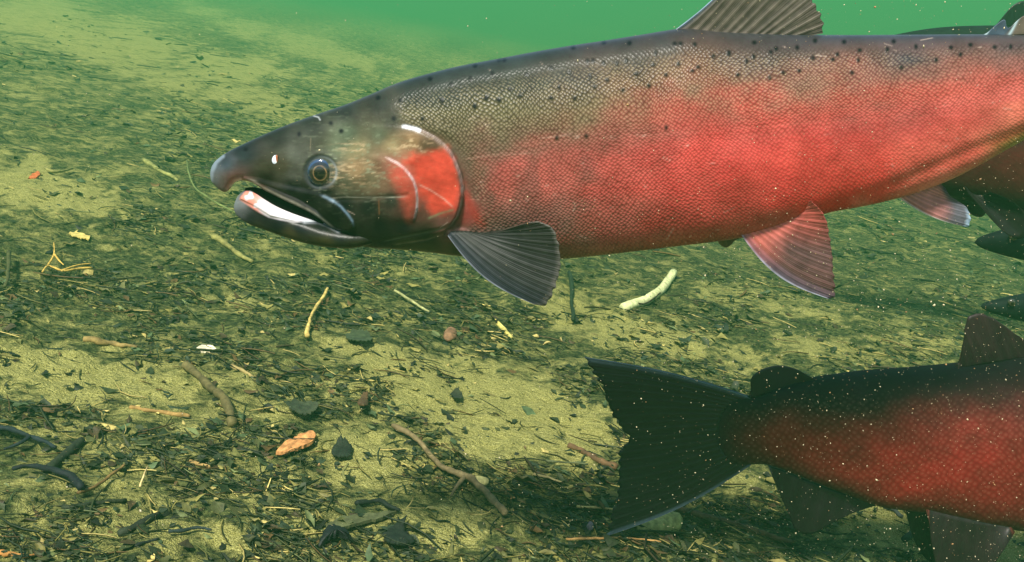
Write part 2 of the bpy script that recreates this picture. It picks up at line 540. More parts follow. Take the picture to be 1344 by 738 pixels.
def fin(name, root, edge, yr, ye, Y0, mat, parent, ncol, nrays, ns=26, nt=150, thick=0.0012, ragged=0.0, ray_h=0.0006, power=1.0, mirror=False, belly=0.0, seed=1, bow=(0, 0)):
    """a fin: a fan from the root line to the outer edge, with raised rays. yr/ye: distance towards the camera at root and edge.
    ncol(s, t, ray, px, py) -> linear colour"""
    Rt = smooth_curve(root, nt); Ed = smooth_curve(edge, nt)
    t = np.linspace(0, 1, nt)
    s = np.linspace(0, 1, ns) ** power
    rag = 1 + ragged * (0.5 * np.cos(t * nrays * 2 * math.pi) + 2.2 * (fbm(t * nrays * 1.5, t * 0, seed, 3) - 0.5))
    S = s[:, None] * rag[None, :]
    PX = Rt[None, :, 0] * (1 - S) + Ed[None, :, 0] * S
    PY = Rt[None, :, 1] * (1 - S) + Ed[None, :, 1] * S
    dX = Ed[:, 0] - Rt[:, 0]; dY = Ed[:, 1] - Rt[:, 1]; dl_ = np.hypot(dX, dY) + 1e-6
    bw = (bow[0] * (1 - t) ** 2 + bow[1] * t ** 2)[None, :] * np.sin(math.pi * np.clip(S, 0, 1))
    PX = PX - bw * (dY / dl_)[None, :]; PY = PY + bw * (dX / dl_)[None, :]
    ph = t * nrays * 2 * math.pi + 5.0 * (fbm(t * 4, t * 0, seed + 3 + int(root[0][0]) % 7, 2) - 0.5)
    ray = 0.5 + 0.5 * np.cos(ph)
    ray = np.tile(ray[None, :], (ns, 1))
    # rays fork towards the edge
    ray2 = 0.5 + 0.5 * np.cos(2 * ph)[None, :]
    ray = ray * (1 - 0.5 * s[:, None]) + ray2 * 0.5 * s[:, None]
    ray = 0.72 * ray + 0.28 * (0.5 + 0.5 * np.cos(5 * ph + 2))[None, :] * (0.5 + vnoise(np.tile(t * 40, (ns, 1)), np.tile(s[:, None] * 3, (1, nt)), 8))
    off = yr * (1 - s[:, None]) + ye * s[:, None] + belly * np.sin(math.pi * s[:, None]) + 0.0015 * np.sin(t[None, :] * 9) * s[:, None]
    th = thick * (1 - 0.75 * s[:, None]) + ray_h * ray
    c = ncol(np.tile(s[:, None], (1, nt)), np.tile(t[None, :], (ns, 1)), ray, PX, PY)
    sides = []
    for sg in (1, -1):
        P = on_plane(PX, PY, Y0 - off) if not mirror else on_plane(PX, PY, Y0 - off)
        P = P.copy(); P[..., 1] -= sg * th / 2
        if mirror: P[..., 1] = 2 * Y0 - P[..., 1]
        sides.append(P)
    V = np.concatenate([sides[0].reshape(-1, 3), sides[1].reshape(-1, 3)])
    I = np.arange(ns * nt).reshape(ns, nt); J = I + ns * nt
    f1 = np.stack([I[:-1, :-1], I[:-1, 1:], I[1:, 1:], I[1:, :-1]], -1).reshape(-1, 4)
    f2 = np.stack([J[:-1, :-1], J[1:, :-1], J[1:, 1:], J[:-1, 1:]], -1).reshape(-1, 4)
    rim = [np.stack([I[-1, :-1], I[-1, 1:], J[-1, 1:], J[-1, :-1]], -1), np.stack([I[0, 1:], I[0, :-1], J[0, :-1], J[0, 1:]], -1),
           np.stack([I[1:, 0], I[:-1, 0], J[:-1, 0], J[1:, 0]], -1), np.stack([I[:-1, -1], I[1:, -1], J[1:, -1], J[:-1, -1]], -1)]
    F = np.concatenate([f1, f2] + rim)
    C = np.concatenate([c.reshape(-1, 3)] * 2)
    return mesh_obj(name, V, F, mat, parent, colr=C)


FIN = tint_mat('fin_membrane', rough=0.5, spec=0.35, vary=0.3, vscale=90, trans=0.3)
FIN_DARK = tint_mat('dark_fin_membrane', rough=0.5, spec=0.3, vary=0.3, vscale=60, trans=0.12)
WET = tint_mat('wet_skin', rough=0.3, spec=0.3, vary=0.1, vscale=200)
EYE = tint_mat('eye_surface', rough=0.08, spec=0.6, vary=0.05, coat=1.0)


def disc_part(name, px, py, r_px, Y, bulge, colfn, mat, parent, nr=18, na=48, ax=1.0, rot=0.0, face=-1, thick=0.003):
    """a domed disc facing the camera side (an eye, a nostril)"""
    rr = np.linspace(0, 1, nr); aa = np.linspace(0, 2 * math.pi, na, endpoint=False)
    RR, AA = np.meshgrid(rr, aa, indexing='ij')
    u = RR * np.cos(AA) * r_px * ax; v = RR * np.sin(AA) * r_px
    PX = px + u * math.cos(rot) - v * math.sin(rot); PY = py + u * math.sin(rot) + v * math.cos(rot)
    P = on_plane(PX, PY, np.full_like(PX, Y))
    P[..., 1] += face * bulge * np.sqrt(np.clip(1 - RR ** 2, 0, 1))
    V = P.reshape(-1, 3); I = np.arange(nr * na).reshape(nr, na); J = np.roll(I, -1, 1)
    F = np.stack([I[:-1], I[1:], J[1:], J[:-1]], -1).reshape(-1, 4)
    if face > 0: F = F[:, ::-1]
    # a back cap so it has depth
    back = P[-1].copy(); back[:, 1] += -face * thick
    V = np.concatenate([V, back]); K = np.arange(na) + nr * na; K2 = np.roll(K, -1)
    F = np.concatenate([F, np.stack([I[-1], K, K2, J[-1]], -1)])
    c = colfn(RR, AA, PX, PY)
    C = np.concatenate([c.reshape(-1, 3), c[-1]])
    return mesh_obj(name, V, F, mat, parent, colr=C)


# ============================================================ the red salmon in front
G = 0.86      # albedo per display value
Y1 = 0.665
root1 = empty('salmon', on_plane(np.array(840.0), np.array(335.0), Y1))
tag(root1, 'large bright red salmon with open hooked jaw and olive back swimming left above the bed', 'fish')

TOP1 = [(276, 229), (277.5, 221), (281, 214), (288, 207), (300, 199), (320, 189), (345, 177.5), (380, 163), (417, 150), (450, 139), (480, 127), (520, 110), (560, 98),
        (600, 88), (650, 78.5), (700, 69), (750, 60.5), (800, 53), (850, 45), (880, 40), (900, 37.5), (940, 41.5), (1000, 44.5), (1060, 46), (1120, 46.5),
        (1200, 46), (1290, 45.5), (1344, 46), (1420, 50), (1500, 57), (1560, 60), (1600, 56)]
UB1 = [(276, 231), (278, 237), (283, 243), (290, 249), (296, 251.5), (301, 249), (305, 243), (310, 238.5), (318, 236), (326, 236.5), (334.5, 239), (349, 248.5), (370, 259), (388, 267.5),
       (403, 274.5), (415, 281.5), (427, 290), (440, 301), (452, 310), (464, 317), (480, 321.5), (520, 324.5), (560, 328), (600, 333), (650, 336.5), (700, 337.5),
       (740, 336), (790, 331), (850, 324), (900, 318), (940, 313), (975, 307), (1030, 292), (1084, 276), (1130, 268), (1165, 260), (1194, 252), (1240, 235),
       (1280, 215), (1320, 193), (1344, 181), (1400, 168), (1460, 160), (1520, 158), (1570, 161), (1600, 168)]
LT1 = [(307, 271), (309, 265), (312, 258), (317, 252.5), (323, 249.5), (331, 248.5), (340, 252), (349, 257.5), (367, 267.5), (388, 276), (409, 282.5), (430, 288), (470, 293), (520, 298)]
LB1 = [(307, 272), (309, 278), (315, 285), (330, 293.5), (350, 300), (380, 309), (410, 316), (440, 319.5), (462, 320), (480, 317.5), (520, 308)]

OPERC = [(528, 166), (545, 169), (558, 173.6), (571, 181), (582, 190), (591, 200), (597, 212), (603, 228), (606, 242), (607, 256), (604.5, 270), (600, 284), (592, 296), (583, 305)]
PREOP = [(505, 205), (514, 210), (522, 214), (530, 220), (537, 228), (543, 237), (546.5, 248), (548, 262), (547, 276), (543, 291)]
MAXIL = [(322, 234), (349, 245), (388, 261.5), (415, 277.5), (428, 290), (442, 301.5), (458, 304), (465, 300), (464, 290), (454, 277), (438, 262.5), (418, 253), (395, 249), (365, 243), (340, 236)]


def disp1(X, Y):
    d = np.zeros_like(X)
    # gill cover: rises towards its free edge, then steps down onto the shoulder
    do, po = seg_dist(X, Y, OPERC)
    cx = np.interp(Y, [p[1] for p in OPERC], [p[0] for p in OPERC])
    left = (X < cx)
    band = sstep(160, 185, Y) * sstep(318, 296, Y)
    d += np.where(left, 0.0036 * sstep(70, 4, cx - X) - 0.0018 * sstep(4, 0, cx - X), -0.0022 * sstep(34, 0, X - cx)) * band
    cy = np.interp(Y, [p[1] for p in PREOP], [p[0] for p in PREOP])
    b2 = sstep(200, 214, Y) * sstep(296, 284, Y)
    d += np.where(X < cy, 0.0016 * sstep(40, 3, cy - X), 0.0) * b2
    # upper lip plate
    d += 0.0024 * soft_in(X, Y, MAXIL, 4)
    # brow over the eye, socket around it
    r = np.hypot((X - 421), (Y - 226))
    d += -0.0012 * sstep(26, 19, r) + 0.0007 * np.exp(-((r - 24) / 4) ** 2)
    # hollow before the eye, toward the nostril, and cheek bones behind
    d += -0.0012 * np.exp(-(((X - 385) / 22) ** 2 + ((Y - 226) / 14) ** 2))
    d += 0.0010 * np.exp(-(((X - 470) / 28) ** 2 + ((Y - 222) / 20) ** 2))
    dl, _ = seg_dist(X, Y, [(430, 262), (470, 262), (515, 259), (535, 256)])
    d += -0.0007 * np.exp(-(dl / 3.0) ** 2)
    d += 0.0007 * (fbm(X / 28, Y / 20, 5, 3) - 0.5) * sstep(640, 560, X)
    # branchial rays under the gill cover
    for ln in ([(500, 318), (550, 307), (590, 296)], [(515, 322), (560, 315), (592, 303)]):
        dl, _ = seg_dist(X, Y, ln)
        d += -0.0008 * np.exp(-(dl / 2.2) ** 2)
    # lateral crease on the belly ahead of the tail
    dl, _ = seg_dist(X, Y, [(1130, 262), (1200, 232), (1270, 200), (1344, 172), (1420, 158)])
    d += -0.0015 * np.exp(-(dl / 9.0) ** 2)
    dl, _ = seg_dist(X, Y, [(620, 187), (760, 183), (900, 172), (1100, 158), (1340, 146)])
    d += -0.0001 * np.exp(-(dl / 2.0) ** 2) * sstep(600, 620, X)
    return d


Z = lambda zx, zy, c: (260 + zx / 3.355, 120 + zy / 3.355, c)
HEADC = [Z(75, 330, (95, 105, 112)), Z(80, 390, (100, 105, 105)), Z(120, 320, (62, 74, 82)), Z(200, 270, (46, 56, 58)), Z(350, 190, (52, 56, 48)), Z(500, 145, (60, 64, 54)),
         Z(650, 80, (60, 66, 60)), Z(800, 50, (66, 70, 62)), Z(300, 340, (66, 62, 44)), Z(370, 330, (80, 74, 54)), Z(430, 290, (92, 94, 82)), Z(420, 360, (84, 84, 74)),
         Z(620, 240, (104, 112, 84)), Z(700, 255, (134, 128, 88)), Z(660, 185, (92, 104, 78)), Z(800, 190, (92, 98, 74)), Z(850, 240, (142, 126, 86)), Z(950, 225, (142, 114, 74)),
         Z(700, 340, (150, 124, 84)), Z(760, 390, (116, 108, 78)), Z(650, 415, (92, 92, 68)), Z(820, 410, (118, 92, 66)), Z(850, 320, (142, 96, 74)), Z(900, 360, (196, 84, 64)),
         Z(930, 440, (172, 76, 58)), Z(930, 530, (92, 58, 48)), Z(850, 480, (56, 60, 50)), Z(750, 510, (36, 44, 38)), Z(640, 500, (28, 34, 34)), Z(550, 440, (40, 44, 42)),
         Z(420, 420, (26, 30, 28)), Z(300, 380, (40, 38, 28)), Z(480, 480, (24, 28, 28)), Z(600, 560, (22, 26, 26)), Z(560, 320, (80, 84, 76)), Z(800, 600, (28, 36, 33)),
         Z(900, 600, (34, 40, 38)), Z(700, 620, (36, 42, 34)), Z(700, 665, (64, 64, 34)), Z(900, 690, (66, 70, 32)), Z(820, 650, (40, 48, 34)), Z(1000, 640, (48, 54, 40)),
         Z(960, 280, (150, 92, 62)), Z(1000, 240, (96, 80, 56)), Z(1060, 220, (110, 86, 62)), Z(1180, 540, (150, 62, 52)), Z(1230, 560, (150, 58, 50)), Z(1180, 480, (156, 76, 64)),
         Z(1110, 600, (120, 82, 72)), Z(1190, 640, (104, 70, 58)), Z(850, 130, (70, 70, 56)), Z(950, 110, (84, 80, 56)), Z(1050, 150, (88, 82, 58)), Z(1150, 250, (100, 84, 66)),
         Z(1230, 350, (112, 80, 66)), Z(1230, 450, (104, 82, 66)), Z(1000, 700, (72, 74, 36)), Z(1150, 690, (70, 68, 38)), Z(150, 410, (170, 100, 84)), Z(110, 400, (96, 88, 80))]


def body_color1(X, Y, v, U):
    """U = photo column; v = 0 back .. 1 belly"""
    cols_ = [600, 700, 800, 900, 1000, 1100, 1200, 1340, 1600]
    tab = {
        0.00: [(50, 58, 58), (52, 60, 62), (58, 60, 64), (66, 60, 62), (62, 62, 66), (62, 64, 72), (64, 66, 74), (70, 70, 76), (52, 50, 50)],
        0.09: [(66, 68, 56), (70, 72, 60), (86, 76, 66), (104, 82, 70), (98, 80, 72), (104, 82, 76), (112, 84, 78), (116, 84, 76), (70, 56, 50)],
        0.22: [(98, 92, 62), (104, 94, 66), (122, 94, 70), (132, 94, 74), (138, 92, 76), (146, 90, 78), (150, 92, 80), (156, 94, 84), (90, 60, 54)],
        0.36: [(96, 88, 64), (110, 84, 66), (150, 84, 70), (180, 82, 70), (194, 80, 68), (180, 82, 70), (184, 86, 74), (190, 92, 80), (110, 60, 54)],
        0.50: [(108, 80, 64), (150, 78, 66), (184, 80, 68), (204, 76, 66), (206, 74, 64), (196, 72, 62), (198, 84, 72), (206, 98, 82), (130, 60, 52)],
        0.66: [(112, 84, 70), (146, 84, 70), (188, 78, 66), (208, 72, 62), (216, 74, 62), (220, 80, 66), (218, 92, 76), (220, 116, 88), (140, 66, 56)],
        0.82: [(112, 92, 76), (134, 94, 78), (164, 82, 68), (188, 70, 58), (208, 64, 54), (222, 70, 56), (220, 100, 78), (176, 96, 60), (130, 76, 56)],
        0.93: [(104, 86, 64), (128, 92, 74), (150, 86, 66), (172, 76, 58), (186, 86, 68), (212, 52, 42), (226, 126, 98), (150, 124, 60), (120, 90, 60)],
        1.00: [(64, 64, 32), (84, 78, 42), (116, 78, 44), (140, 84, 56), (160, 100, 78), (170, 60, 48), (196, 130, 100), (150, 140, 80), (110, 90, 60)]}
    vk = sorted(tab)
    A = np.array([[lin(tab[k][i]) for i in range(len(cols_))] for k in vk])  # nv,nc,3
    ci = np.clip(np.interp(U + (fbm(X / 55, Y / 45, 36, 3) - 0.5) * 190, cols_, range(len(cols_))), 0, len(cols_) - 1.001)
    wob = (fbm(X / 70, Y / 40, 31, 4) - 0.5) * 0.32
    vi = np.clip(np.interp(np.clip(v + wob * sstep(0, .15, v) * sstep(1, .85, v), 0, 1), vk, range(len(vk))), 0, len(vk) - 1.001)
    c0 = ci.astype(int); v0 = vi.astype(int); fc = (ci - c0)[:, None]; fv = (vi - v0)[:, None]
    fc = fc * fc * (3 - 2 * fc)
    c = (A[v0, c0] * (1 - fc) + A[v0, c0 + 1] * fc) * (1 - fv) + (A[v0 + 1, c0] * (1 - fc) + A[v0 + 1, c0 + 1] * fc) * fv
    # faint vertical bars behind the gills
    bar = sstep(0.40, 0.66, fbm(X / 30 + 3 + 0.4 * vnoise(X / 20, Y / 20, 43), Y / 90, 41, 3)) * sstep(610, 640, X) * sstep(860, 740, X) * sstep(0.4, 0.52, v) * sstep(0.74, 0.58, v)
    c = c * (1 - 0.5 * bar[:, None]) + 0.5 * bar[:, None] * lin((196, 92, 76))
    # red mottling
    mt = (fbm(X / 40, Y / 26, 51, 4) - 0.5) * 2 * sstep(700, 800, X) * sstep(0.3, 0.5, v)
    c = c * (1 + mt[:, None] * np.array([0.17, 0.36, 0.30]))
    red = sstep(0.3, 0.5, v)[:, None]
    return c * (1 + red * np.array([-0.05, -0.06, 0.06]))


def mixm(c, m, rgb):
    return c * (1 - m[:, None]) + m[:, None] * lin(rgb)


SPOTS1 = [Z2 for Z2 in []]
def _zs(pts, ox, oy, s=3.355):
    return [(ox + x / s, oy + y / s) for x, y in pts]
SPOTS1 = (_zs([(15, 348), (110, 373), (193, 347), (213, 290), (290, 325), (318, 262), (342, 262), (440, 328), (366, 392), (412, 422), (262, 432), (318, 440), (210, 467), (66, 440),
               (547, 300), (548, 432), (582, 385), (630, 320), (645, 210), (652, 433), (720, 335), (742, 383), (780, 187), (708, 270), (732, 268), (778, 278), (838, 280), (878, 270),
               (795, 353), (893, 190), (865, 398), (922, 325), (978, 378), (998, 285), (1008, 235), (1054, 330), (1108, 282), (1092, 193), (1118, 193), (1180, 196), (1195, 295), (1170, 312),
               (1262, 248), (1330, 232), (573, 608), (703, 600), (1055, 562)], 560, 0)
          + _zs([(42, 238), (82, 330), (120, 270), (150, 250), (155, 188), (226, 230), (250, 215), (222, 343), (282, 320), (352, 312), (343, 210), (412, 256), (422, 180), (500, 262), (520, 240),
                 (550, 185), (585, 320), (612, 265), (618, 222), (740, 218), (768, 183), (802, 298), (866, 206), (955, 264), (1020, 210), (1062, 240), (1106, 198), (1212, 208), (1283, 206)], 944, 0)
          + _zs([(793, 28), (892, 40), (1075, 40), (1270, 25), (1325, 38), (1218, 65), (862, 120), (988, 120), (630, 175), (445, 188), (585, 140), (210, 255)], 260, 120)
          + [(1360 + 31 * i, 62 + 13 * math.sin(i * 2.3)) for i in range(6)])

# columns: fine on the head, coarser on the flank
cols1 = np.concatenate([276 + np.array([0, .15, .5, 1.0, 1.6, 2.4, 3.2, 4.1]), np.arange(281, 640, 1.05), np.arange(640, 1350, 1.9), np.arange(1352, 1600, 8), [1600]])
W1P = [(276, 0.0), (277, 0.0022), (280, 0.0048), (290, 0.0085), (310, 0.0120), (340, 0.0155), (380, 0.0200), (421, 0.0245), (470, 0.0300), (530, 0.0350), (600, 0.0375), (700, 0.0420), (800, 0.0445), (950, 0.0445),
       (1100, 0.0390), (1250, 0.0290), (1344, 0.0220), (1450, 0.0150), (1540, 0.0110), (1600, 0.0070)]
pb = Parts()
top1 = mono(TOP1, cols1); bot1 = mono(UB1, cols1); w1 = mono(W1P, cols1)
V, F, qx, qy, vv, nr_ = loft(cols1, top1, bot1, w1, Y1, 200, 0.78, disp1)
U = np.repeat(cols1, 398)
hc = shepard(qx, qy, HEADC)
bc = body_color1(qx, qy, vv, U)
cxo = np.interp(qy, [60, 120] + [p[1] for p in OPERC] + [330], [500, 512] + [p[0] for p in OPERC] + [600])
hb = sstep(-14, 16, qx - cxo - 6 + 6 * (vnoise(qx / 9, qy / 9, 9) - .5))
hb = np.where((qy > 165), sstep(0, 26, qx - cxo) , hb)
hb = np.where(qy > 262, sstep(14, 44, qx - cxo), hb)
lum_ = hc.mean(1, keepdims=True); hc = hc * 0.72 + lum_ * 0.28
hc = (hc / 0.2) ** 1.3 * 0.2
c = hc * (1 - hb[:, None]) + bc * hb[:, None]
bc *= 1
scaly = hb * sstep(0.03, 0.10, vv) * (1 - 0.5 * sstep(800, 1050, qx) * sstep(0.35, 0.55, vv))
c = c * (1 + (1 - hb)[:, None] * 0.55 * (fbm(qx / 15, qy / 10, 201, 4) - 0.5)[:, None])
c = c * (1 - 0.14 * (hb * sstep(0.46, 0.3, vv))[:, None])
c = c * (1 - (0.42 * sstep(0.34, 0.02, vv) * (1 - 0.35 * hb))[:, None])
glint = hb * sstep(0.06, 0.13, vv) * (0.25 + 0.75 * sstep(0.42, 0.28, vv)) * sstep(1330, 1050, qx) ** 0.5
glint = np.maximum(glint, hb * 0.75 * sstep(610, 622, qx) * sstep(660, 632, qx) * sstep(215, 235, qy) * sstep(305, 290, qy))
glint = np.maximum(glint, 0.35 * hb * sstep(800, 640, qx) * sstep(0.5, 0.8, vv))
# gill cover: the red patch
RED = _zs([(905, 305), (955, 278), (1030, 262), (1095, 246), (1125, 300), (1145, 350), (1158, 410), (1156, 470), (1140, 510), (1085, 528), (1040, 538), (1005, 490), (975, 440), (962, 385), (935, 335)], 260, 120)
jx_ = (fbm(qx / 11, qy / 11, 401, 3) - .5) * 9; jy_ = (fbm(qx / 11, qy / 11, 402, 3) - .5) * 9
m = soft_in(qx + jx_, qy + jy_, RED, 7.5)
mot = fbm(qx / 12, qy / 12, 61, 3)
c = c * (1 - m[:, None]) + m[:, None] * (lin((206, 74, 56)) * (0.45 + 0.62 * mot + 0.42 * fbm(qx / 22 + qy / 14, qy / 3.5 - qx / 9, 63, 3))[:, None])
m = soft_in(qx, qy, _zs([(850, 325), (885, 320), (925, 360), (950, 420), (958, 500), (930, 560), (905, 480), (880, 420), (850, 380)], 260, 120), 11) * (0.35 + 0.8 * mot)
c = mixm(c, np.clip(m, 0, 1) * 0.8, (205, 84, 64))
# golden flecks behind the eye and on the upper gill cover
fl = sstep(0.50, 0.80, fbm(qx / 9, qy / 2.2, 71, 3))
a1 = np.exp(-(((qx - 545) / 26) ** 2 + ((qy - 190) / 10) ** 2)) + np.exp(-(((qx - 468) / 34) ** 2 + ((qy - 226) / 17) ** 2)) + np.exp(-(((qx - 466) / 20) ** 2 + ((qy - 193) / 6) ** 2))
c = mixm(c, np.clip(fl * a1 * 0.9, 0, 0.6), (206, 178, 138))
fl2 = sstep(0.62, 0.8, fbm(qx / 7, qy / 2.6, 73, 2))
c = mixm(c, np.clip(fl2 * np.exp(-(((qx - 470) / 60) ** 2 + ((qy - 215) / 45) ** 2)) * 0.6, 0, 0.6), (140, 150, 120))
# pale ring of skin around the eye
r = np.hypot(qx - 421, qy - 226)
c = mixm(c, 0.6 * np.exp(-((r - 20.5) / 1.7) ** 2) * (0.25 + 0.55 * sstep(-10, 18, (qx - 421) - (qy - 226))), (150, 156, 158))
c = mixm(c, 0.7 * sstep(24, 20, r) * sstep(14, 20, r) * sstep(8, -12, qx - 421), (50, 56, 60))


def line(c, pts, w, rgb, a=1.0, fade=True):
    d, t = seg_dist(qx, qy, pts)
    k = a * np.exp(-(d / w) ** 2) * np.clip(0.35 + 1.1 * fbm(qx / 8, qy / 8, 301, 3), 0, 1.1)
    if fade: k = k * sstep(0, 0.12, t) * sstep(1, 0.88, t)
    return mixm(c, np.clip(k, 0, 1), rgb)


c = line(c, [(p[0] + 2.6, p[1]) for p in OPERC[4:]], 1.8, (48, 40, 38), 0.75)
c = line(c, OPERC, 1.3, (170, 154, 148), 0.6)
c = line(c, [(526, 165.5), (534, 166.5), (545, 169), (554, 172.5)], 2.0, (230, 236, 245), 1.0)  # white highlight on the upper gill cover edge, painted as colour
c = line(c, OPERC[8:], 1.3, (150, 128, 118), 0.6)
c = line(c, PREOP, 1.3, (200, 184, 182), 0.85)
c = line(c, [(547, 241), (565, 249), (583, 260), (597, 272)], 1.1, (210, 150, 132), 0.7)
c = line(c, [(560, 287), (578, 279), (598, 273)], 1.4, (120, 132, 96), 0.6)
c = line(c, [(430, 261), (452, 259), (480, 259.5), (515, 259), (540, 257)], 0.9, (150, 148, 130), 0.75)
c = line(c, [(418, 254), (436, 262), (448, 271), (457, 281), (463, 290), (465.5, 299)], 1.2, (110, 134, 150), 0.7)
c = line(c, [(423, 256), (440, 265)], 1.6, (136, 160, 176), 0.6)
c = line(c, [(410, 152), (418, 154), (421, 159)], 0.8, (170, 174, 170), 0.6)
c = line(c, [(408, 180), (407, 200)], 0.7, (130, 122, 96), 0.4)
c = line(c, [(497, 262), (498, 283)], 0.9, (120, 84, 50), 0.6)
c = line(c, [(500, 318), (550, 307), (590, 296)], 1.2, (96, 104, 84), 0.5)
c = line(c, [(515, 322), (560, 315), (592, 303)], 1.0, (130, 120, 96), 0.5)
c = line(c, [(585, 306), (606, 301), (618, 303)], 2.0, (206, 150, 140), 0.6)
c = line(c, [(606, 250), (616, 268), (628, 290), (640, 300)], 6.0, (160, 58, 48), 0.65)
c = line(c, [(598, 190), (660, 191), (700, 190), (760, 183), (900, 174), (1100, 158), (1340, 146)], 0.9, (180, 120, 100), 0.14)
c = line(c, [(607, 210), (640, 204), (700, 200)], 0.9, (190, 150, 130), 0.45)
c = line(c, [(705, 182), (740, 178), (765, 178)], 0.8, (200, 160, 140), 0.4)
# lips: pale line along the upper jaw edge, pink inside the hook
c = line(c, [(296, 251), (303, 245), (309, 239), (319, 235.5)], 3.0, (226, 196, 190), 0.9)
c = line(c, [(299, 250), (303, 246)], 4.5, (190, 104, 88), 0.7)
c = line(c, [(321, 234), (335, 239), (349, 248), (370, 258.5), (388, 267), (403, 274), (415, 281), (427, 290), (441, 301)], 1.9, (196, 186, 168), 1.0)
# snout tip: pale bluish rim highlight painted into the skin colour
c = mixm(c, 0.5 * sstep(5.0, 1.0, seg_dist(qx, qy, [(276, 240), (277.5, 226), (283, 213), (292, 205)])[0]), (150, 168, 180))
# black back spots
for (sx, sy) in SPOTS1:
    k = (vnoise(np.array([sx * 1.7]), np.array([sy * 2.1]), 5)[0])
    a = 2.5 + 1.5 * k; b = 2.7 + 1.5 * (1 - k)
    near_ = (np.abs(qx - sx) < 9) & (np.abs(qy - sy) < 9)
    if near_.any():
        d = ((qx[near_] - sx) / a) ** 2 + ((qy[near_] - sy) / b) ** 2
        k2 = np.exp(-(d ** 1.6)) * 0.98
        c[near_] = c[near_] * (1 - k2[:, None]) + k2[:, None] * lin((10, 9, 14))
        glint[near_] *= (1 - k2); scaly[near_] *= (1 - k2)
# small scuffs and nicks
for k in range(80):
    sx = rng.uniform(300 if k < 14 else 620, 1340); t_ = np.interp(sx, cols1, top1); b_ = np.interp(sx, cols1, bot1)
    sy = rng.uniform(t_ + 6, b_ - 6); L_ = rng.uniform(1.5, 6) if k > 22 else rng.uniform(6, 18); an = rng.normal(0.1, 0.6)
    ln = [(sx, sy), (sx + L_ * math.cos(an), sy + L_ * math.sin(an))]
    near_ = (np.abs(qx - sx) < 26) & (np.abs(qy - sy) < 26)
    if near_.any():
        d, _ = seg_dist(qx[near_], qy[near_], ln)
        k2 = np.exp(-(d / 0.6) ** 2) * rng.uniform(0.15, 0.5)
        c[near_] = c[near_] * (1 - k2[:, None]) + k2[:, None] * lin((214, 190, 170))
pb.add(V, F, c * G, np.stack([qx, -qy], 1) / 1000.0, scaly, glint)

# lower jaw, in the same skin
cl = np.concatenate([307 + np.array([0, .2, .6, 1.2, 2.0, 3.0]), np.arange(311, 522, 1.05)])
lt = mono(LT1, cl); lb = mono(LB1, cl)
wl_ = mono([(307, 0), (308, 0.0022), (312, 0.0050), (325, 0.0085), (350, 0.0125), (400, 0.0190), (440, 0.0230), (462, 0.0240), (485, 0.0220), (520, 0.0120)], cl)
GUM_T = [(316, 259), (323, 250.5), (331, 251.5), (340, 253), (349, 258.5), (367, 268.5), (388, 276), (409, 281), (417, 284)]
GUM_B = [(418, 289.5), (400, 291.5), (385, 291), (368, 288.5), (353, 285), (341, 279), (330, 272), (321, 266), (315, 262)]


def dispj(X, Y):
    d = 0.0016 * soft_in(X, Y, GUM_T + GUM_B, 4)
    dl, _ = seg_dist(X, Y, [(316, 263), (333, 271), (355, 285), (385, 291), (420, 292), (445, 303)])
    d += -0.0010 * np.exp(-(dl / 2.4) ** 2)
    return d


V, F, qx, qy, vv, nr_ = loft(cl, lt, lb, wl_, Y1, 110, 0.6, dispj)
c = shepard(qx, qy, [Z(165, 500, (104, 110, 110)), Z(200, 500, (112, 112, 112)), Z(190, 540, (84, 86, 88)), Z(230, 560, (48, 50, 54)), Z(300, 560, (44, 44, 46)), Z(350, 590, (32, 35, 38)),
                     Z(450, 600, (26, 29, 32)), Z(550, 600, (30, 34, 34)), Z(620, 630, (32, 36, 34)), Z(250, 610, (88, 84, 58)), Z(400, 645, (100, 92, 58)), Z(560, 672, (84, 80, 46)), Z(700, 670, (62, 62, 36)),
                     Z(300, 470, (70, 50, 46)), Z(450, 520, (24, 24, 24)), Z(700, 640, (38, 42, 34)), Z(800, 610, (28, 36, 33))])
c = c * (0.45 + 0.55 * sstep(335, 312, qx))[:, None]
m = soft_in(qx, qy, GUM_T + GUM_B, 2.2)
gm = lin((226, 218, 220)) * np.ones((len(qx), 3))
pk = sstep(350, 333, qx) * sstep(0.35, 0.6, vnoise(qx / 6, qy / 6, 88))
gm = gm * (1 - pk[:, None]) + pk[:, None] * lin((226, 142, 122))
teeth = 0.5 + 0.5 * np.cos((qx + 0.3 * qy) * 2 * math.pi / 5.2)
gd, _ = seg_dist(qx, qy, [(350, 274), (370, 281), (390, 284.5), (412, 286)])
gm = gm * (1 - (0.12 * teeth * np.exp(-(gd / 1.6) ** 2))[:, None])
c = c * (1 - m[:, None]) + m[:, None] * gm
c = line(c, [(400, 290.5), (418, 290), (430, 294), (444, 303)], 2.6, (196, 200, 204), 0.95, False)
c = line(c, [(390, 291), (420, 293), (436, 301)], 1.0, (40, 46, 60), 0.7)
pb.add(V, F, c * G, np.stack([qx, -qy], 1) / 1000.0, np.zeros(len(qx)), np.zeros(len(qx)))
V, F, (c, uv, scaly, glint) = pb.out()
SKIN1 = skin_material('red_salmon_skin', px=4.5, gold=0.30, rough=0.36, bump=0.42, spec=0.14)
mesh_obj('body', V, F, SKIN1, root1, colr=c, uv=uv, fl={'scaly': scaly, 'glint': glint})

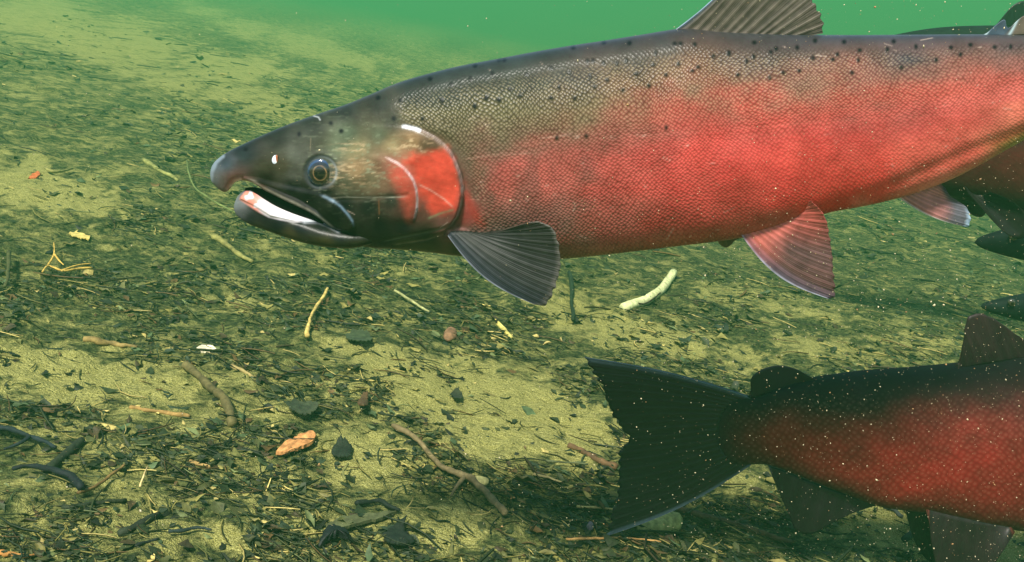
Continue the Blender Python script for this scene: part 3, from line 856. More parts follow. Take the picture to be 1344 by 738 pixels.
# dark lining of the mouth
MT = [(322, 247), (330, 246), (345, 249), (370, 257), (390, 264), (410, 273), (425, 284), (440, 296)]
MB = [(322, 252), (330, 256), (345, 266), (370, 278), (390, 284), (410, 288), (425, 292), (440, 302)]
cm = np.arange(322, 440, 3.0)
V, F, qx, qy, vv, _n = loft(cm, mono(MT, cm), mono(MB, cm), np.interp(cm, [322, 335, 440], [0.001, 0.006, 0.012]), Y1, 24, 0.9)
mesh_obj('mouth_lining', V, F, tint_mat('mouth_lining', rough=0.9, spec=0.05), root1, colr=np.tile(lin((12, 11, 11)), (len(V), 1)))


def near_y(px, py, w, extra=0.0):
    return Y1 - w - extra


def eye_col(RR, AA, PX, PY):
    r = RR * 18.0
    wob = r + 0.5 * np.cos(AA * 2 + 0.6)
    c = np.zeros(RR.shape + (3,)) + lin((20, 26, 34))
    c = np.where((wob < 8.0)[..., None], lin((8, 9, 13)), c)
    ring = (np.exp(-((wob - 9.0) / 0.7) ** 2) * (0.25 + 0.4 * vnoise(AA * 3, r * 0, 2)))[..., None]
    c = c * (1 - ring) + ring * lin((176, 140, 86))
    mid = (sstep(9.6, 10.6, r) * sstep(14.2, 13.0, r))[..., None]
    flick = (0.6 + 0.8 * vnoise(AA * 4, r * .6, 6))[..., None]
    c = c * (1 - mid) + mid * lin((30, 29, 26)) * flick
    o = np.exp(-((r - 15.6) / 1.4) ** 2)[..., None] * (0.35 + 0.4 * np.clip(-np.sin(AA), 0, 1))[..., None]
    c = c * (1 - o) + o * lin((52, 78, 112))
    e = sstep(16.6, 17.8, r)[..., None] * 0.35
    c = c * (1 - e) + e * lin((130, 140, 150))
    return c


def body_w(px, py):
    """half thickness of the near flank where the photo shows (px, py)"""
    k = np.argmin((_QX - px) ** 2 + (_QY - py) ** 2)
    return _YY[k]


_bm = bpy.data.objects['body'].data
_co = np.zeros(len(_bm.vertices) * 3); _bm.vertices.foreach_get('co', _co)
_co = _co.reshape(-1, 3) + np.array(root1.location)
_uvp = project(_co)
_m = _co[:, 1] < Y1
_QX, _QY, _YY = _uvp[0][_m], _uvp[1][_m], _co[_m][:, 1]
ye_ = body_w(421, 226)
for side in (0, 1):
    if side == 0:
        e = disc_part('eye', 421, 226, 18.2, ye_ + 0.0012, 0.0040, eye_col, EYE, root1)
        n = disc_part('nostril', 361.8, 209.6, 6.6, body_w(361.5, 209.6) + 0.0002, 0.0009,
                      lambda RR, AA, PX, PY: np.where((PX < 362.6 + 0.2 * (PY - 209))[..., None], lin((214, 222, 230)), lin((38, 24, 18))) * np.where((PX > 362.2)[..., None] & (PX < 364.6)[..., None], lin((200, 120, 80)) / lin((38, 24, 18)) * 0.6, 1.0) * np.where(RR > 0.9, 0.25, 1.0)[..., None],
                      WET, root1, nr=16, ax=0.76, rot=0.25)
    else:
        for (nm, src) in (('eye', e), ('nostril', n)):
            me = src.data.copy()
            co = np.zeros(len(me.vertices) * 3); me.vertices.foreach_get('co', co); co = co.reshape(-1, 3); co[:, 1] *= -1
            me.vertices.foreach_set('co', co.ravel()); me.flip_normals(); me.update()
            o = bpy.data.objects.new(nm, me); o.parent = root1; col.objects.link(o)


# fins of the red salmon
def dorsal_c(s, t, ray, X, Y):
    c = np.zeros(s.shape + (3,)) + lin((104, 94, 80))
    c = c * (0.52 + 0.75 * ray)[..., None]
    c = c * (0.75 + 0.5 * fbm(X / 9, Y / 6, 4, 3))[..., None]
    le = sstep(0.022, 0.006, t)[..., None]
    c = c * (1 - le) + le * lin((190, 215, 235))
    bl = (sstep(0.10, 0.02, t) * 0.4)[..., None]
    c = c * (1 - bl) + bl * lin((84, 96, 110))
    rt = (sstep(0.10, 0.0, s) * 0.55)[..., None]
    return (c * (1 - rt) + rt * lin((140, 124, 112))) * G


fin('dorsal_fin', [(886, 40), (905, 41), (930, 44), (960, 46), (990, 47), (1020, 48), (1046, 50)],
    [(972, -40), (1000, -58), (1030, -52), (1052, -28), (1066, -6), (1070, 6), (1077, 20), (1080, 34), (1079, 44)],
    0.0, 0.002, Y1, FIN, root1, dorsal_c, 13, ns=30, nt=220, ragged=0.045, thick=0.003, ray_h=0.0016, bow=(4, 0))


def pect_c(s, t, ray, X, Y):
    c = np.zeros(s.shape + (3,)) + lin((54, 54, 50))
    c = c * (0.60 + 0.85 * ray ** 2)[..., None] * (0.8 + 0.4 * fbm(X / 14, Y / 14, 4, 3))[..., None]
    le = (sstep(0.022, 0.008, t) * (0.5 + 0.6 * vnoise(s * 9, t, 3)))[..., None]
    c = c * (1 - le) + le * lin((205, 214, 228))
    b = (sstep(0.30, 0.03, t) * 0.55)[..., None]
    c = c * (1 - b) + b * lin((34, 42, 58))
    ed = (sstep(0.955, 0.995, s) * 0.6)[..., None]
    c = c * (1 - ed) + ed * lin((150, 142, 132))
    up = (sstep(0.75, 1.0, t) * 0.35)[..., None]
    return (c * (1 - up) + up * lin((110, 90, 78))) * G


for mir in (False, True):
    fin('pectoral_fin', [(588, 309), (592, 305), (602, 304), (614, 304), (630, 306), (646, 306)],
        [(701, 399), (709, 400.5), (717, 398), (725, 383), (732.5, 364), (735, 339), (731, 312), (724, 299), (709, 291.5), (694, 292)],
        0.0325, 0.052, Y1, FIN, root1, pect_c, 11, ns=34, nt=220, ragged=0.012, thick=0.0025, ray_h=0.0015, mirror=mir, belly=0.004, bow=(13, 0))


def pelv_c(s, t, ray, X, Y):
    a = (0.55 + 0.6 * ray)[..., None] * (0.8 + 0.4 * fbm(X / 10, Y / 10, 4, 3))[..., None]
    k = sstep(0.45, 0.95, t + 0.25 * (1 - s))[..., None]
    c = (lin((112, 78, 74)) * (1 - k) + k * lin((214, 104, 92))) * a
    rt = sstep(0.5, 0.05, s)[..., None]
    c = c * (1 - rt) + rt * lin((222, 118, 104)) * (0.8 + 0.3 * ray)[..., None]
    le = (sstep(0.032, 0.012, t) * (0.5 + 0.6 * vnoise(s * 9, t, 3)))[..., None]
    c = c * (1 - le) + le * lin((200, 204, 216))
    b = (sstep(0.14, 0.05, t) * 0.4)[..., None]
    return (c * (1 - b) + b * lin((90, 92, 120))) * G


fin('pelvic_fin', [(971, 306), (976, 303), (985, 300), (1000, 294), (1020, 285), (1045, 275)],
    [(1086, 391.5), (1091, 391), (1094.5, 384), (1093, 352), (1090, 322), (1085, 292), (1078, 277), (1064, 263)],
    0.020, 0.034, Y1, FIN, root1, pelv_c, 12, ns=30, nt=200, ragged=0.014, thick=0.0025, ray_h=0.0014, bow=(15, 0))
fin('pelvic_fin', [(944, 312), (950, 311), (956, 310), (970, 308)], [(941, 316), (946, 322), (953, 325), (960, 321), (966, 315), (985, 309)],
    -0.018, -0.03, Y1, FIN, root1, lambda s, t, ray, X, Y: (np.zeros(s.shape + (3,)) + lin((92, 84, 60))) * (0.7 + 0.5 * ray)[..., None], 6, ns=14, nt=60)


def anal_c(s, t, ray, X, Y):
    a = (0.65 + 0.5 * ray)[..., None]
    k = sstep(0.50, 0.80, s)[..., None]
    c = (lin((206, 138, 132)) * (1 - k) + k * lin((104, 102, 110))) * a
    d = sstep(0.80, 1.0, t)[..., None] * 0.7
    c = c * (1 - d) + d * lin((60, 34, 34))
    le = sstep(0.06, 0.02, t)[..., None]
    c = c * (1 - le) + le * lin((206, 206, 190))
    e = sstep(0.93, 0.99, s)[..., None] * sstep(0.5, 0.2, t)[..., None]
    return (c * (1 - e) + e * lin((190, 220, 240))) * G


fin('anal_fin', [(1177, 258), (1190, 253), (1203, 248), (1216, 242), (1228, 237)],
    [(1264, 297), (1270, 297), (1273, 285), (1268, 272), (1257, 264), (1246, 256), (1240, 246)],
    0.0, 0.002, Y1, FIN, root1, anal_c, 9, ns=26, nt=140, thick=0.003, ray_h=0.001, ragged=0.01, bow=(6, 0))


def adip_c(s, t, ray, X, Y):
    c = np.zeros(s.shape + (3,)) + lin((104, 92, 78))
    b = sstep(0.42, 0.30, t)[..., None]
    c = c * (1 - b) + b * lin((92, 108, 124))
    for t0 in (0.02, 0.42):
        e = np.exp(-((t - t0) / 0.03) ** 2)[..., None]
        c = c * (1 - e) + e * lin((190, 214, 216))
    return c * G


fin('adipose_fin', [(1290, 46), (1302, 46), (1325, 46), (1345, 46), (1368, 48)],
    [(1294, 46), (1305, 35), (1318, 26), (1321, 35), (1326, 36), (1342, 22), (1362, 15), (1380, 19), (1390, 30), (1382, 43)],
    0.0, 0.001, Y1, FIN, root1, adip_c, 1, ns=18, nt=120, thick=0.0035, ray_h=0.0)
fin('tail_fin', [(1590, 62), (1592, 85), (1592, 110), (1592, 138), (1590, 165)],
    [(1600, 50), (1690, -40), (1740, -80), (1735, -20), (1715, 40), (1705, 110), (1715, 180), (1738, 250), (1742, 300), (1690, 262), (1600, 180)],
    0.0, 0.002, Y1, FIN, root1, dorsal_c, 19, ns=24, nt=180, thick=0.005, ray_h=0.001)

# ============================================================ other salmon: general builder
SKIN2 = skin_material('dark_salmon_skin', px=7.0, gold=0.25, rough=0.75, bump=0.3, spec=0.15)


def band_color(table, cols_):
    vk = sorted(table)
    A = np.array([[lin(table[k][i]) for i in range(len(cols_))] for k in vk])

    def f(X, Y, v, U):
        ci = np.clip(np.interp(U, cols_, range(len(cols_))), 0, len(cols_) - 1.001)
        wob = (fbm(X / 60, Y / 40, 31, 3) - 0.5) * 0.2
        vi = np.clip(np.interp(np.clip(v + wob * sstep(0, .15, v) * sstep(1, .85, v), 0, 1), vk, range(len(vk))), 0, len(vk) - 1.001)
        c0 = ci.astype(int); v0 = vi.astype(int); fc = (ci - c0)[:, None]; fv = (vi - v0)[:, None]
        c = (A[v0, c0] * (1 - fc) + A[v0, c0 + 1] * fc) * (1 - fv) + (A[v0 + 1, c0] * (1 - fc) + A[v0 + 1, c0 + 1] * fc) * fv
        mt = (fbm(X / 45, Y / 24, 53, 4) - 0.5) * 2
        return c * (1 + mt[:, None] * np.array([0.5, 0.6, 0.5]))
    return f


Y2 = 0.86
root2 = empty('salmon', on_plane(np.array(1250.0), np.array(670.0), Y2))
tag(root2, 'dark red salmon with broad blackish tail swimming away right along the bed', 'fish')
TOP2 = [(918, 556), (921, 545), (928, 534), (942, 524), (960, 520), (987, 520), (1020, 508), (1050, 500), (1074, 496.5), (1133, 489), (1202, 485), (1252, 481), (1300, 475), (1344, 467), (1420, 462), (1520, 468), (1620, 486), (1700, 508), (1760, 530), (1800, 556), (1812, 572)]
BOT2 = [(918, 572), (921, 584), (928, 596), (942, 607), (964, 610.5), (1000, 608), (1020, 613), (1060, 628), (1100, 643), (1152, 661), (1216, 669), (1271, 681), (1344, 692), (1420, 697), (1520, 690), (1620, 672), (1700, 650), (1760, 625), (1800, 598), (1812, 580)]
cols2 = np.concatenate([np.arange(918, 1360, 2.6), np.arange(1362, 1800, 7), [1800, 1805, 1809, 1811, 1812]])
w2 = mono([(918, 0.0008), (945, 0.0033), (975, 0.0095), (1050, 0.020), (1150, 0.032), (1300, 0.044), (1450, 0.046), (1600, 0.038), (1700, 0.030), (1780, 0.020), (1806, 0.008), (1812, 0.0)], cols2)
V, F, qx, qy, vv, _n = loft(cols2, mono(TOP2, cols2), mono(BOT2, cols2), w2, Y2, 90, 0.8)
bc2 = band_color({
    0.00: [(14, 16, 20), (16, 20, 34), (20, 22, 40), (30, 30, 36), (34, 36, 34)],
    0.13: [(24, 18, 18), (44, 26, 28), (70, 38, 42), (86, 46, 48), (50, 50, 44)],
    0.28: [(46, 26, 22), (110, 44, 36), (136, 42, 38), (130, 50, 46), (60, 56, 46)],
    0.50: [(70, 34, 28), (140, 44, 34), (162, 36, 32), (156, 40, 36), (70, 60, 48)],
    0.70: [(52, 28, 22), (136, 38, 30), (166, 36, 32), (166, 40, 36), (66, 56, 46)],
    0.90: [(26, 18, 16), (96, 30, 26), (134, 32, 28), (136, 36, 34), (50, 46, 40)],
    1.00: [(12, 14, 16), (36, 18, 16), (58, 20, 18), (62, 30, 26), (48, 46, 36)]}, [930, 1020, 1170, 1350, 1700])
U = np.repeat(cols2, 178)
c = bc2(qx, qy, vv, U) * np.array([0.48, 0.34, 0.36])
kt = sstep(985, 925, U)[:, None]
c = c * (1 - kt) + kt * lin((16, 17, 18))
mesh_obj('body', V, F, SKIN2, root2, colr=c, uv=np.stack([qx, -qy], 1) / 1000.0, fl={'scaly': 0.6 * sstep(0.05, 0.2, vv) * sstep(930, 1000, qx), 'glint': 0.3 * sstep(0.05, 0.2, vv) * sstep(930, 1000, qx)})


def dark_c(base, edge=None, kr=0.35):
    def f(s, t, ray, X, Y):
        c = (np.zeros(s.shape + (3,)) + lin(base)) * (1 - kr + kr * 2 * ray)[..., None] * (0.6 + 0.8 * fbm(X / 16, Y / 16, 8, 3))[..., None]
        if edge is not None:
            for m in (sstep(0.035, 0.01, t), sstep(0.965, 0.99, t)):
                c = c * (1 - m[..., None]) + m[..., None] * lin(edge)
        return c
    return f


fin('tail_fin', [(985, 521.5), (952, 535), (942, 565), (950, 594), (985, 608.5)],
    [(769, 469.5), (779, 486), (790, 505), (804, 542), (818, 565), (826, 575), (819, 586), (813, 597), (813, 638), (804, 675), (796.5, 703)],
    0.0, 0.004, Y2, FIN_DARK, root2, dark_c((20, 18, 18), (62, 74, 82), 0.5), 21, ns=34, nt=260, ragged=0.02, thick=0.006, ray_h=0.0012, bow=(6, -9))
fin('adipose_fin', [(984, 521), (1000, 517), (1020, 510), (1045, 503), (1068, 499)],
    [(986, 512), (986, 497), (1000, 485.5), (1023, 480), (1046, 485), (1060, 493), (1070, 497)], 0, 0.001, Y2, FIN_DARK, root2, dark_c((16, 16, 18), None, 0.1), 3, ns=14, nt=80, thick=0.006, ray_h=0)
fin('dorsal_fin', [(1254, 482), (1280, 478), (1310, 474), (1344, 468), (1380, 465)],
    [(1259, 476), (1265, 446), (1270, 420), (1284, 411.5), (1308, 421), (1344, 446), (1375, 462)], 0, 0.001, Y2, FIN_DARK, root2, dark_c((40, 26, 26), (60, 40, 38), 0.3), 9, ns=20, nt=120, thick=0.006, ray_h=0.001, ragged=0.02)
fin('anal_fin', [(1008, 611), (1030, 618), (1060, 630), (1100, 645), (1152, 662)],
    [(1012, 622), (1022, 645), (1036, 678), (1046, 697), (1066, 700), (1092, 686), (1122, 672), (1156, 661)], 0, 0.001, Y2, FIN_DARK, root2, dark_c((24, 18, 22), (50, 56, 62), 0.3), 8, ns=20, nt=120, thick=0.006, ray_h=0.001)
for mir in (False, True):
    fin('pelvic_fin', [(1216, 668), (1240, 674), (1270, 680), (1300, 686), (1326, 690)],
        [(1219, 682), (1225, 725), (1238, 768), (1262, 788), (1288, 762), (1310, 732), (1332, 698)], 0.022, 0.034, Y2, FIN_DARK, root2, dark_c((30, 20, 20), (90, 40, 34), 0.25), 8, ns=18, nt=100, thick=0.004, ray_h=0.001, mirror=mir)
    fin('pectoral_fin', [(1600, 640), (1610, 650), (1620, 660), (1630, 668)], [(1600, 646), (1570, 700), (1560, 730), (1590, 722), (1632, 690), (1640, 672)], 0.036, 0.05, Y2, FIN_DARK, root2, dark_c((30, 28, 28), None, 0.25), 8, ns=14, nt=60, mirror=mir)
disc_part('eye', 1762, 558, 9, Y2 - 0.021, 0.003, lambda RR, AA, PX, PY: np.where((RR < 0.5)[..., None], lin((8, 8, 10)), lin((90, 76, 50))), EYE, root2, nr=8, na=24)


def far_salmon(label, x0, y0, length, depth_y, mode, flip=False, pitch=0.0, slim=1.0):
    """a whole salmon further back; x0,y0 = snout in the photo, length in photo pixels"""
    k = length / 1000.0
    s = -1 if flip else 1
    def T(p):
        x, y = p; y *= slim
        return (x0 + s * k * (x * math.cos(pitch) - y * math.sin(pitch)), y0 + k * (x * math.sin(pitch) + y * math.cos(pitch)))
    root = empty('salmon', on_plane(np.array(T((500, 110))[0]), np.array(T((500, 110))[1]), depth_y))
    tag(root, label, 'fish', None)
    top = [(0, 0), (8, -12), (40, -30), (100, -52), (200, -85), (320, -112), (450, -118), (600, -100), (720, -72), (820, -48), (880, -44), (905, -50)]
    bot = [(0, 2), (8, 14), (40, 36), (100, 62), (200, 92), (320, 112), (450, 114), (600, 88), (720, 52), (820, 34), (880, 36), (905, 44)]
    if mode == 'red':
        tb = {0.0: (12, 12, 12), 0.25: (26, 18, 16), 0.5: (66, 20, 16), 0.75: (58, 18, 14), 1.0: (30, 16, 12)}
        fc = (22, 16, 14)
    else:
        tb = {0.0: (12, 22, 22), 0.25: (18, 30, 28), 0.5: (26, 34, 30), 0.75: (28, 34, 30), 1.0: (20, 28, 24)}
        fc = (16, 26, 24)
    cc = np.concatenate([[0, 2, 5, 9, 15, 24], np.arange(34, 905, 11), [905]])
    tr = mono(top, cc) * slim; br = mono(bot, cc) * slim
    th = np.linspace(0, math.pi, 40)
    v = (1 - np.cos(th)) / 2
    Xl = np.repeat(cc[:, None], 40, 1); Yl = tr[:, None] + (br - tr)[:, None] * v[None]
    PX = x0 + s * k * (Xl * math.cos(pitch) - Yl * math.sin(pitch)); PY = y0 + k * (Xl * math.sin(pitch) + Yl * math.cos(pitch))
    P = on_plane(PX, PY, depth_y)
    mw = k * depth_y / FPX / cp * 1000
    wd = np.interp(cc, [0, 10, 100, 250, 450, 700, 905], [0, .008, .035, .055, .058, .03, .007]) * mw
    prof = np.sin(th) ** 0.8; prof[0] = prof[-1] = 0
    A = P.copy(); A[..., 1] -= wd[:, None] * prof[None]; B = P.copy(); B[..., 1] += wd[:, None] * prof[None]
    ring = np.concatenate([A, B[:, -2:0:-1]], 1)
    VV = np.concatenate([np.tile(v, (len(cc), 1)), np.tile(v, (len(cc), 1))[:, -2:0:-1]], 1).ravel()
    m = ring.shape[1]; I = np.arange(len(cc) * m).reshape(len(cc), m); J = np.roll(I, -1, 1)
    F = np.stack([I[:-1], J[:-1], J[1:], I[1:]], -1).reshape(-1, 4)
    F = F[:, ::-1] if not flip else F
    keys = sorted(tb); C = np.stack([np.interp(VV, keys, [lin(tb[q])[j] for q in keys]) for j in range(3)], -1)
    qx, qy = project(ring.reshape(-1, 3))
    C = C * (0.6 + 0.8 * fbm(qx / 14, qy / 9, 12, 3))[:, None]
    mesh_obj('body', ring.reshape(-1, 3), F, SKIN2, root, colr=C, uv=np.stack([qx, -qy], 1) / 1000.0, fl={'scaly': 0.4 * np.ones(len(C)), 'glint': np.zeros(len(C))})
    L_ = lambda pts: [T(p) for p in pts]
    kw = dict(ns=12, nt=60, thick=0.004, ray_h=0.0008)
    fin('dorsal_fin', L_([(470, -116), (510, -112), (560, -106), (610, -98)]), L_([(475, -122), (520, -190), (560, -200), (600, -160), (622, -104)]), 0, 0.001, depth_y, FIN_DARK, root, dark_c(fc, None), 8, **kw)
    fin('adipose_fin', L_([(770, -60), (790, -55), (810, -50)]), L_([(772, -66), (795, -86), (822, -80), (826, -62)]), 0, 0.001, depth_y, FIN_DARK, root, dark_c(fc, None), 2, **kw)
    fin('anal_fin', L_([(700, 56), (740, 46), (780, 38)]), L_([(705, 64), (745, 128), (775, 120), (790, 50)]), 0, 0.001, depth_y, FIN_DARK, root, dark_c(fc, None), 6, **kw)
    fin('tail_fin', L_([(895, -48), (893, -20), (893, 15), (895, 40)]), L_([(905, -52), (960, -110), (1000, -136), (992, -70), (975, 0), (990, 70), (998, 132), (960, 104), (905, 48)]), 0, 0.001, depth_y, FIN_DARK, root, dark_c(fc, None), 14, **kw)
    for mir in (False, True):
        fin('pectoral_fin', L_([(215, 70), (222, 78), (232, 84), (245, 86)]), L_([(222, 84), (290, 150), (325, 158), (330, 120), (300, 92), (262, 78)]), .045 * mw, .07 * mw, depth_y, FIN_DARK, root, dark_c(fc, None), 8, mirror=mir, **kw)
        fin('pelvic_fin', L_([(520, 104), (540, 100), (560, 97), (580, 93)]), L_([(526, 112), (575, 160), (600, 166), (606, 130), (598, 94)]), .03 * mw, .045 * mw, depth_y, FIN_DARK, root, dark_c(fc, None), 7, mirror=mir, **kw)
    ex, ey = T((86, -18))
    disc_part('eye', ex, ey, 10 * k, depth_y - 0.030 * mw, 0.004 * mw, lambda RR, AA, PX, PY: np.where((RR < 0.55)[..., None], lin((6, 6, 8)), lin((70, 64, 44))), EYE, root, nr=6, na=18)
    return root


far_salmon('dim dark red salmon half hidden behind the tail end of the big red salmon', 1115, 186, 720, 1.18, 'red', pitch=R(3))
far_salmon('blackish salmon with only its pointed snout reaching in, upper of two at right edge', 1279, 318, 600, 1.35, 'dark', pitch=R(-1), slim=0.62)
far_salmon('blackish salmon with only its snout reaching in just above the tail salmon\'s dorsal fin', 1287, 402, 480, 1.5, 'dark', pitch=R(1), slim=0.55)
far_salmon('faint green silhouette of a salmon behind the back of the big red salmon', 1062, 82, 520, 1.9, 'dark', pitch=R(-1), slim=0.72)

# ============================================================ things lying on the bed
WOOD = tint_mat('waterlogged_wood', rough=0.75, spec=0.25, bump=0.7, bscale=160, vary=0.45, vscale=90)
LEAF = tint_mat('sodden_leaf', rough=0.6, spec=0.3, bump=0.4, bscale=300, vary=0.4, vscale=120, trans=0.1)
STONE = tint_mat('stone', rough=0.8, spec=0.3, bump=0.6, bscale=220, vary=0.5, vscale=120)


def tube(P, rad, ns=9, rough=0.12, seed=0, flat=1.0, splint=False):
    """a bent tapering stick along world points P (n,3), radius per point"""
    n = len(P)
    T = np.gradient(P, axis=0); T /= np.linalg.norm(T, axis=1, keepdims=True) + 1e-9
    up = np.array([0, 0, 1.0])
    A = np.cross(T, up); A /= np.linalg.norm(A, axis=1, keepdims=True) + 1e-9
    B = np.cross(A, T)
    aa = np.linspace(0, 2 * math.pi, ns, endpoint=False)
    rr = rad[:, None] * (1 + rough * (2 * vnoise(np.arange(n)[:, None] * 0.45 + seed * 3.1, aa[None, :] * 1.6, seed) - 1))
    V = P[:, None, :] + rr[..., None] * (np.cos(aa)[None, :, None] * A[:, None, :] + flat * np.sin(aa)[None, :, None] * B[:, None, :])
    V = V.reshape(-1, 3)
    I = np.arange(n * ns).reshape(n, ns); J = np.roll(I, -1, 1)
    F = np.stack([I[:-1], J[:-1], J[1:], I[1:]], -1).reshape(-1, 4)
    V = np.vstack([V, P[0] - T[0] * rad[0] * 0.3, P[-1] + T[-1] * rad[-1] * 0.3])
    faces = [tuple(int(q) for q in f) for f in F]
    for i in range(ns):
        faces.append((int(I[0, i]), n * ns, int(J[0, i]))); faces.append((int(J[-1, i]), n * ns + 1, int(I[-1, i])))
    return V, faces


def path_on_bed(pts, n, lift):
    c = smooth_curve(pts, n)
    P = bed_pt(c[:, 0], c[:, 1])
    # smooth so sticks bridge the small bumps
    for _ in range(6):
        P[1:-1] = 0.25 * P[:-2] + 0.5 * P[1:-1] + 0.25 * P[2:]
    P[:, 2] += lift
    return P


def stick(name, pts, w_px, rgb, label, cat, lift=None, n=None, taper=(1, 0.7), branches=(), mat=None, ns=9, rough=0.14, flat=1.0, group=None, ends=None):
    n = n or max(8, int(sum(math.hypot(b[0] - a[0], b[1] - a[1]) for a, b in zip(pts[:-1], pts[1:])) / 4))
    base = bed_pt(np.array([float(pts[len(pts) // 2][0])]), np.array([float(pts[len(pts) // 2][1])]))[0]
    dist = (base - CAM) @ FWD
    r0 = w_px * dist / FPX / 2
    lf = r0 * 0.55 if lift is None else lift
    pts0 = pts
    P = path_on_bed(pts, n, lf)
    jt = np.random.default_rng(int(pts[0][0] * 3 + pts[0][1] * 5) % 9999).normal(0, r0 * (0.42 if w_px < 9 else 0.15), (n, 3)); jt[1:-1] = (jt[:-2] + jt[1:-1] + jt[2:]) / 2.2
    P = P + jt * np.array([1, 1, 0.4])
    if ends is not None:
        P[:, 2] += np.linspace(ends[0], ends[1], n)
    sd_ = abs(hash(name + str(pts[0]))) % 97 if False else int(pts[0][0] * 7 + pts[0][1]) % 97
    rad = r0 * np.linspace(taper[0], taper[1], n) * (1 + (0.5 if w_px < 12.5 else 0.06) * (vnoise(np.arange(n) * 0.7, np.zeros(n), sd_) - .5))
    V, F = tube(P, rad, ns, rough, sd_, flat)
    Vs, Fs = [V], list(F); off = len(V)
    for (bp, bw) in branches:
        nb = max(6, len(bp) * 4)
        Pb = path_on_bed(bp, nb, lf)
        if ends is not None: Pb[:, 2] += 0.5 * (ends[0] + ends[1])
        Vb, Fb = tube(Pb, bw * dist / FPX / 2 * np.linspace(1, .45, nb), 7, rough, sd_ + 5)
        Vs.append(Vb); Fs += [tuple(q + off for q in f) for f in Fb]; off += len(Vb)
    V = np.vstack(Vs)
    C = lin(rgb)[None] * (0.38 + 1.0 * fbm(V[:, 0] * 130, V[:, 1] * 130, sd_, 4))[:, None]
    o = mesh_obj(name, V, Fs, mat or WOOD, None, colr=C, origin=P[len(P) // 2] - np.array([0, 0, r0]))
    tag(o, label, cat, group)
    return o


def slab(name, poly, th, rgb, label, cat, mat, dome=0.0, lift=0.001, curl=0.0, group=None, nring=7, seed=1, streak=0.0, tilt=0.0):
    """a flat or domed piece (chip, leaf, stone) whose outline lies on the bed"""
    n = 44
    if mat is STONE:
        ol = smooth_curve(list(poly) + [poly[0]], n + 1)[:-1]
    else:
        q_ = np.array(list(poly) + [poly[0]], float); sl_ = np.concatenate([[0], np.cumsum(np.hypot(*np.diff(q_, axis=0).T))])
        u_ = np.linspace(0, sl_[-1], n + 1)[:-1]
        ol = np.stack([np.interp(u_, sl_, q_[:, 0]), np.interp(u_, sl_, q_[:, 1])], 1)
        w_ = np.hypot(*(q_.max(0) - q_.min(0))) * (0.09 if mat is LEAF else 0.025)
        ol = ol + w_ * (np.stack([vnoise(np.arange(n) * 0.9, np.zeros(n), seed), vnoise(np.arange(n) * 0.9, np.ones(n) * 3, seed)], 1) - 0.5)
    c0 = ol.mean(0)
    Pc = bed_pt(np.array([c0[0]]), np.array([c0[1]]))[0]
    zb = Pc[2]
    d = rays(ol[:, 0], ol[:, 1])
    # the outline as it lies on the local bed plane through the centre
    t = ((Pc - CAM) @ BN) / (d @ BN)
    O = CAM + d * t[:, None]
    V = []; 
    rr = np.linspace(1, 0, nring)
    size = np.linalg.norm(O - Pc, axis=1).max()
    ax = O[np.argmax(np.linalg.norm(O - Pc, axis=1))] - Pc; ax /= np.linalg.norm(ax)
    def layer(sign):
        L_ = []
        for r in rr[:-1]:
            p = Pc + (O - Pc) * r
            q = (p - Pc) @ ax / size
            h = lift + sign * th / 2 + (dome * math.sqrt(max(0, 1 - r * r)) if sign > 0 else 0) + curl * q ** 2 * size + tilt * q * size
            h = h + 0.18 * (th + dome) * (vnoise(p[:, 0] * 160, p[:, 1] * 160, seed) - .5) + streak * np.sin(np.cross(ax, p - Pc)[:, 2] / size * 24)
            L_.append(p + BN[None] * h[:, None] if np.ndim(h) else p + BN * h)
        L_.append((Pc + BN * (lift + sign * th / 2 + (dome if sign > 0 else 0)))[None])
        return np.vstack(L_)
    top = layer(1); bt = layer(-1)
    V = np.vstack([top, bt]); m = len(top)
    F = []
    for s_, o_ in ((1, 0), (-1, m)):
        for k in range(nring - 2):
            for i in range(n):
                a, b = o_ + k * n + i, o_ + k * n + (i + 1) % n
                q = (a, b, b + n, a + n); F.append(q if s_ > 0 else q[::-1])
        k = nring - 2
        for i in range(n):
            q = (o_ + k * n + i, o_ + k * n + (i + 1) % n, o_ + (nring - 1) * n); F.append(q if s_ > 0 else q[::-1])
    for i in range(n):
        F.append((m + i, m + (i + 1) % n, (i + 1) % n, i))
    C = lin(rgb)[None] * (0.68 + 0.64 * fbm(V[:, 0] * 90, V[:, 1] * 160, seed, 3))[:, None]
    if streak:
        cr_ = np.cross(ax, V - Pc) @ BN / size
        C = C * (0.6 + 0.8 * vnoise(cr_ * 22, (V - Pc) @ ax / size * 1.5, seed + 4))[:, None]
    o = mesh_obj(name, V, F, mat, None, colr=C, origin=Pc, smooth=mat is STONE)
    return tag(o, label, cat, group)


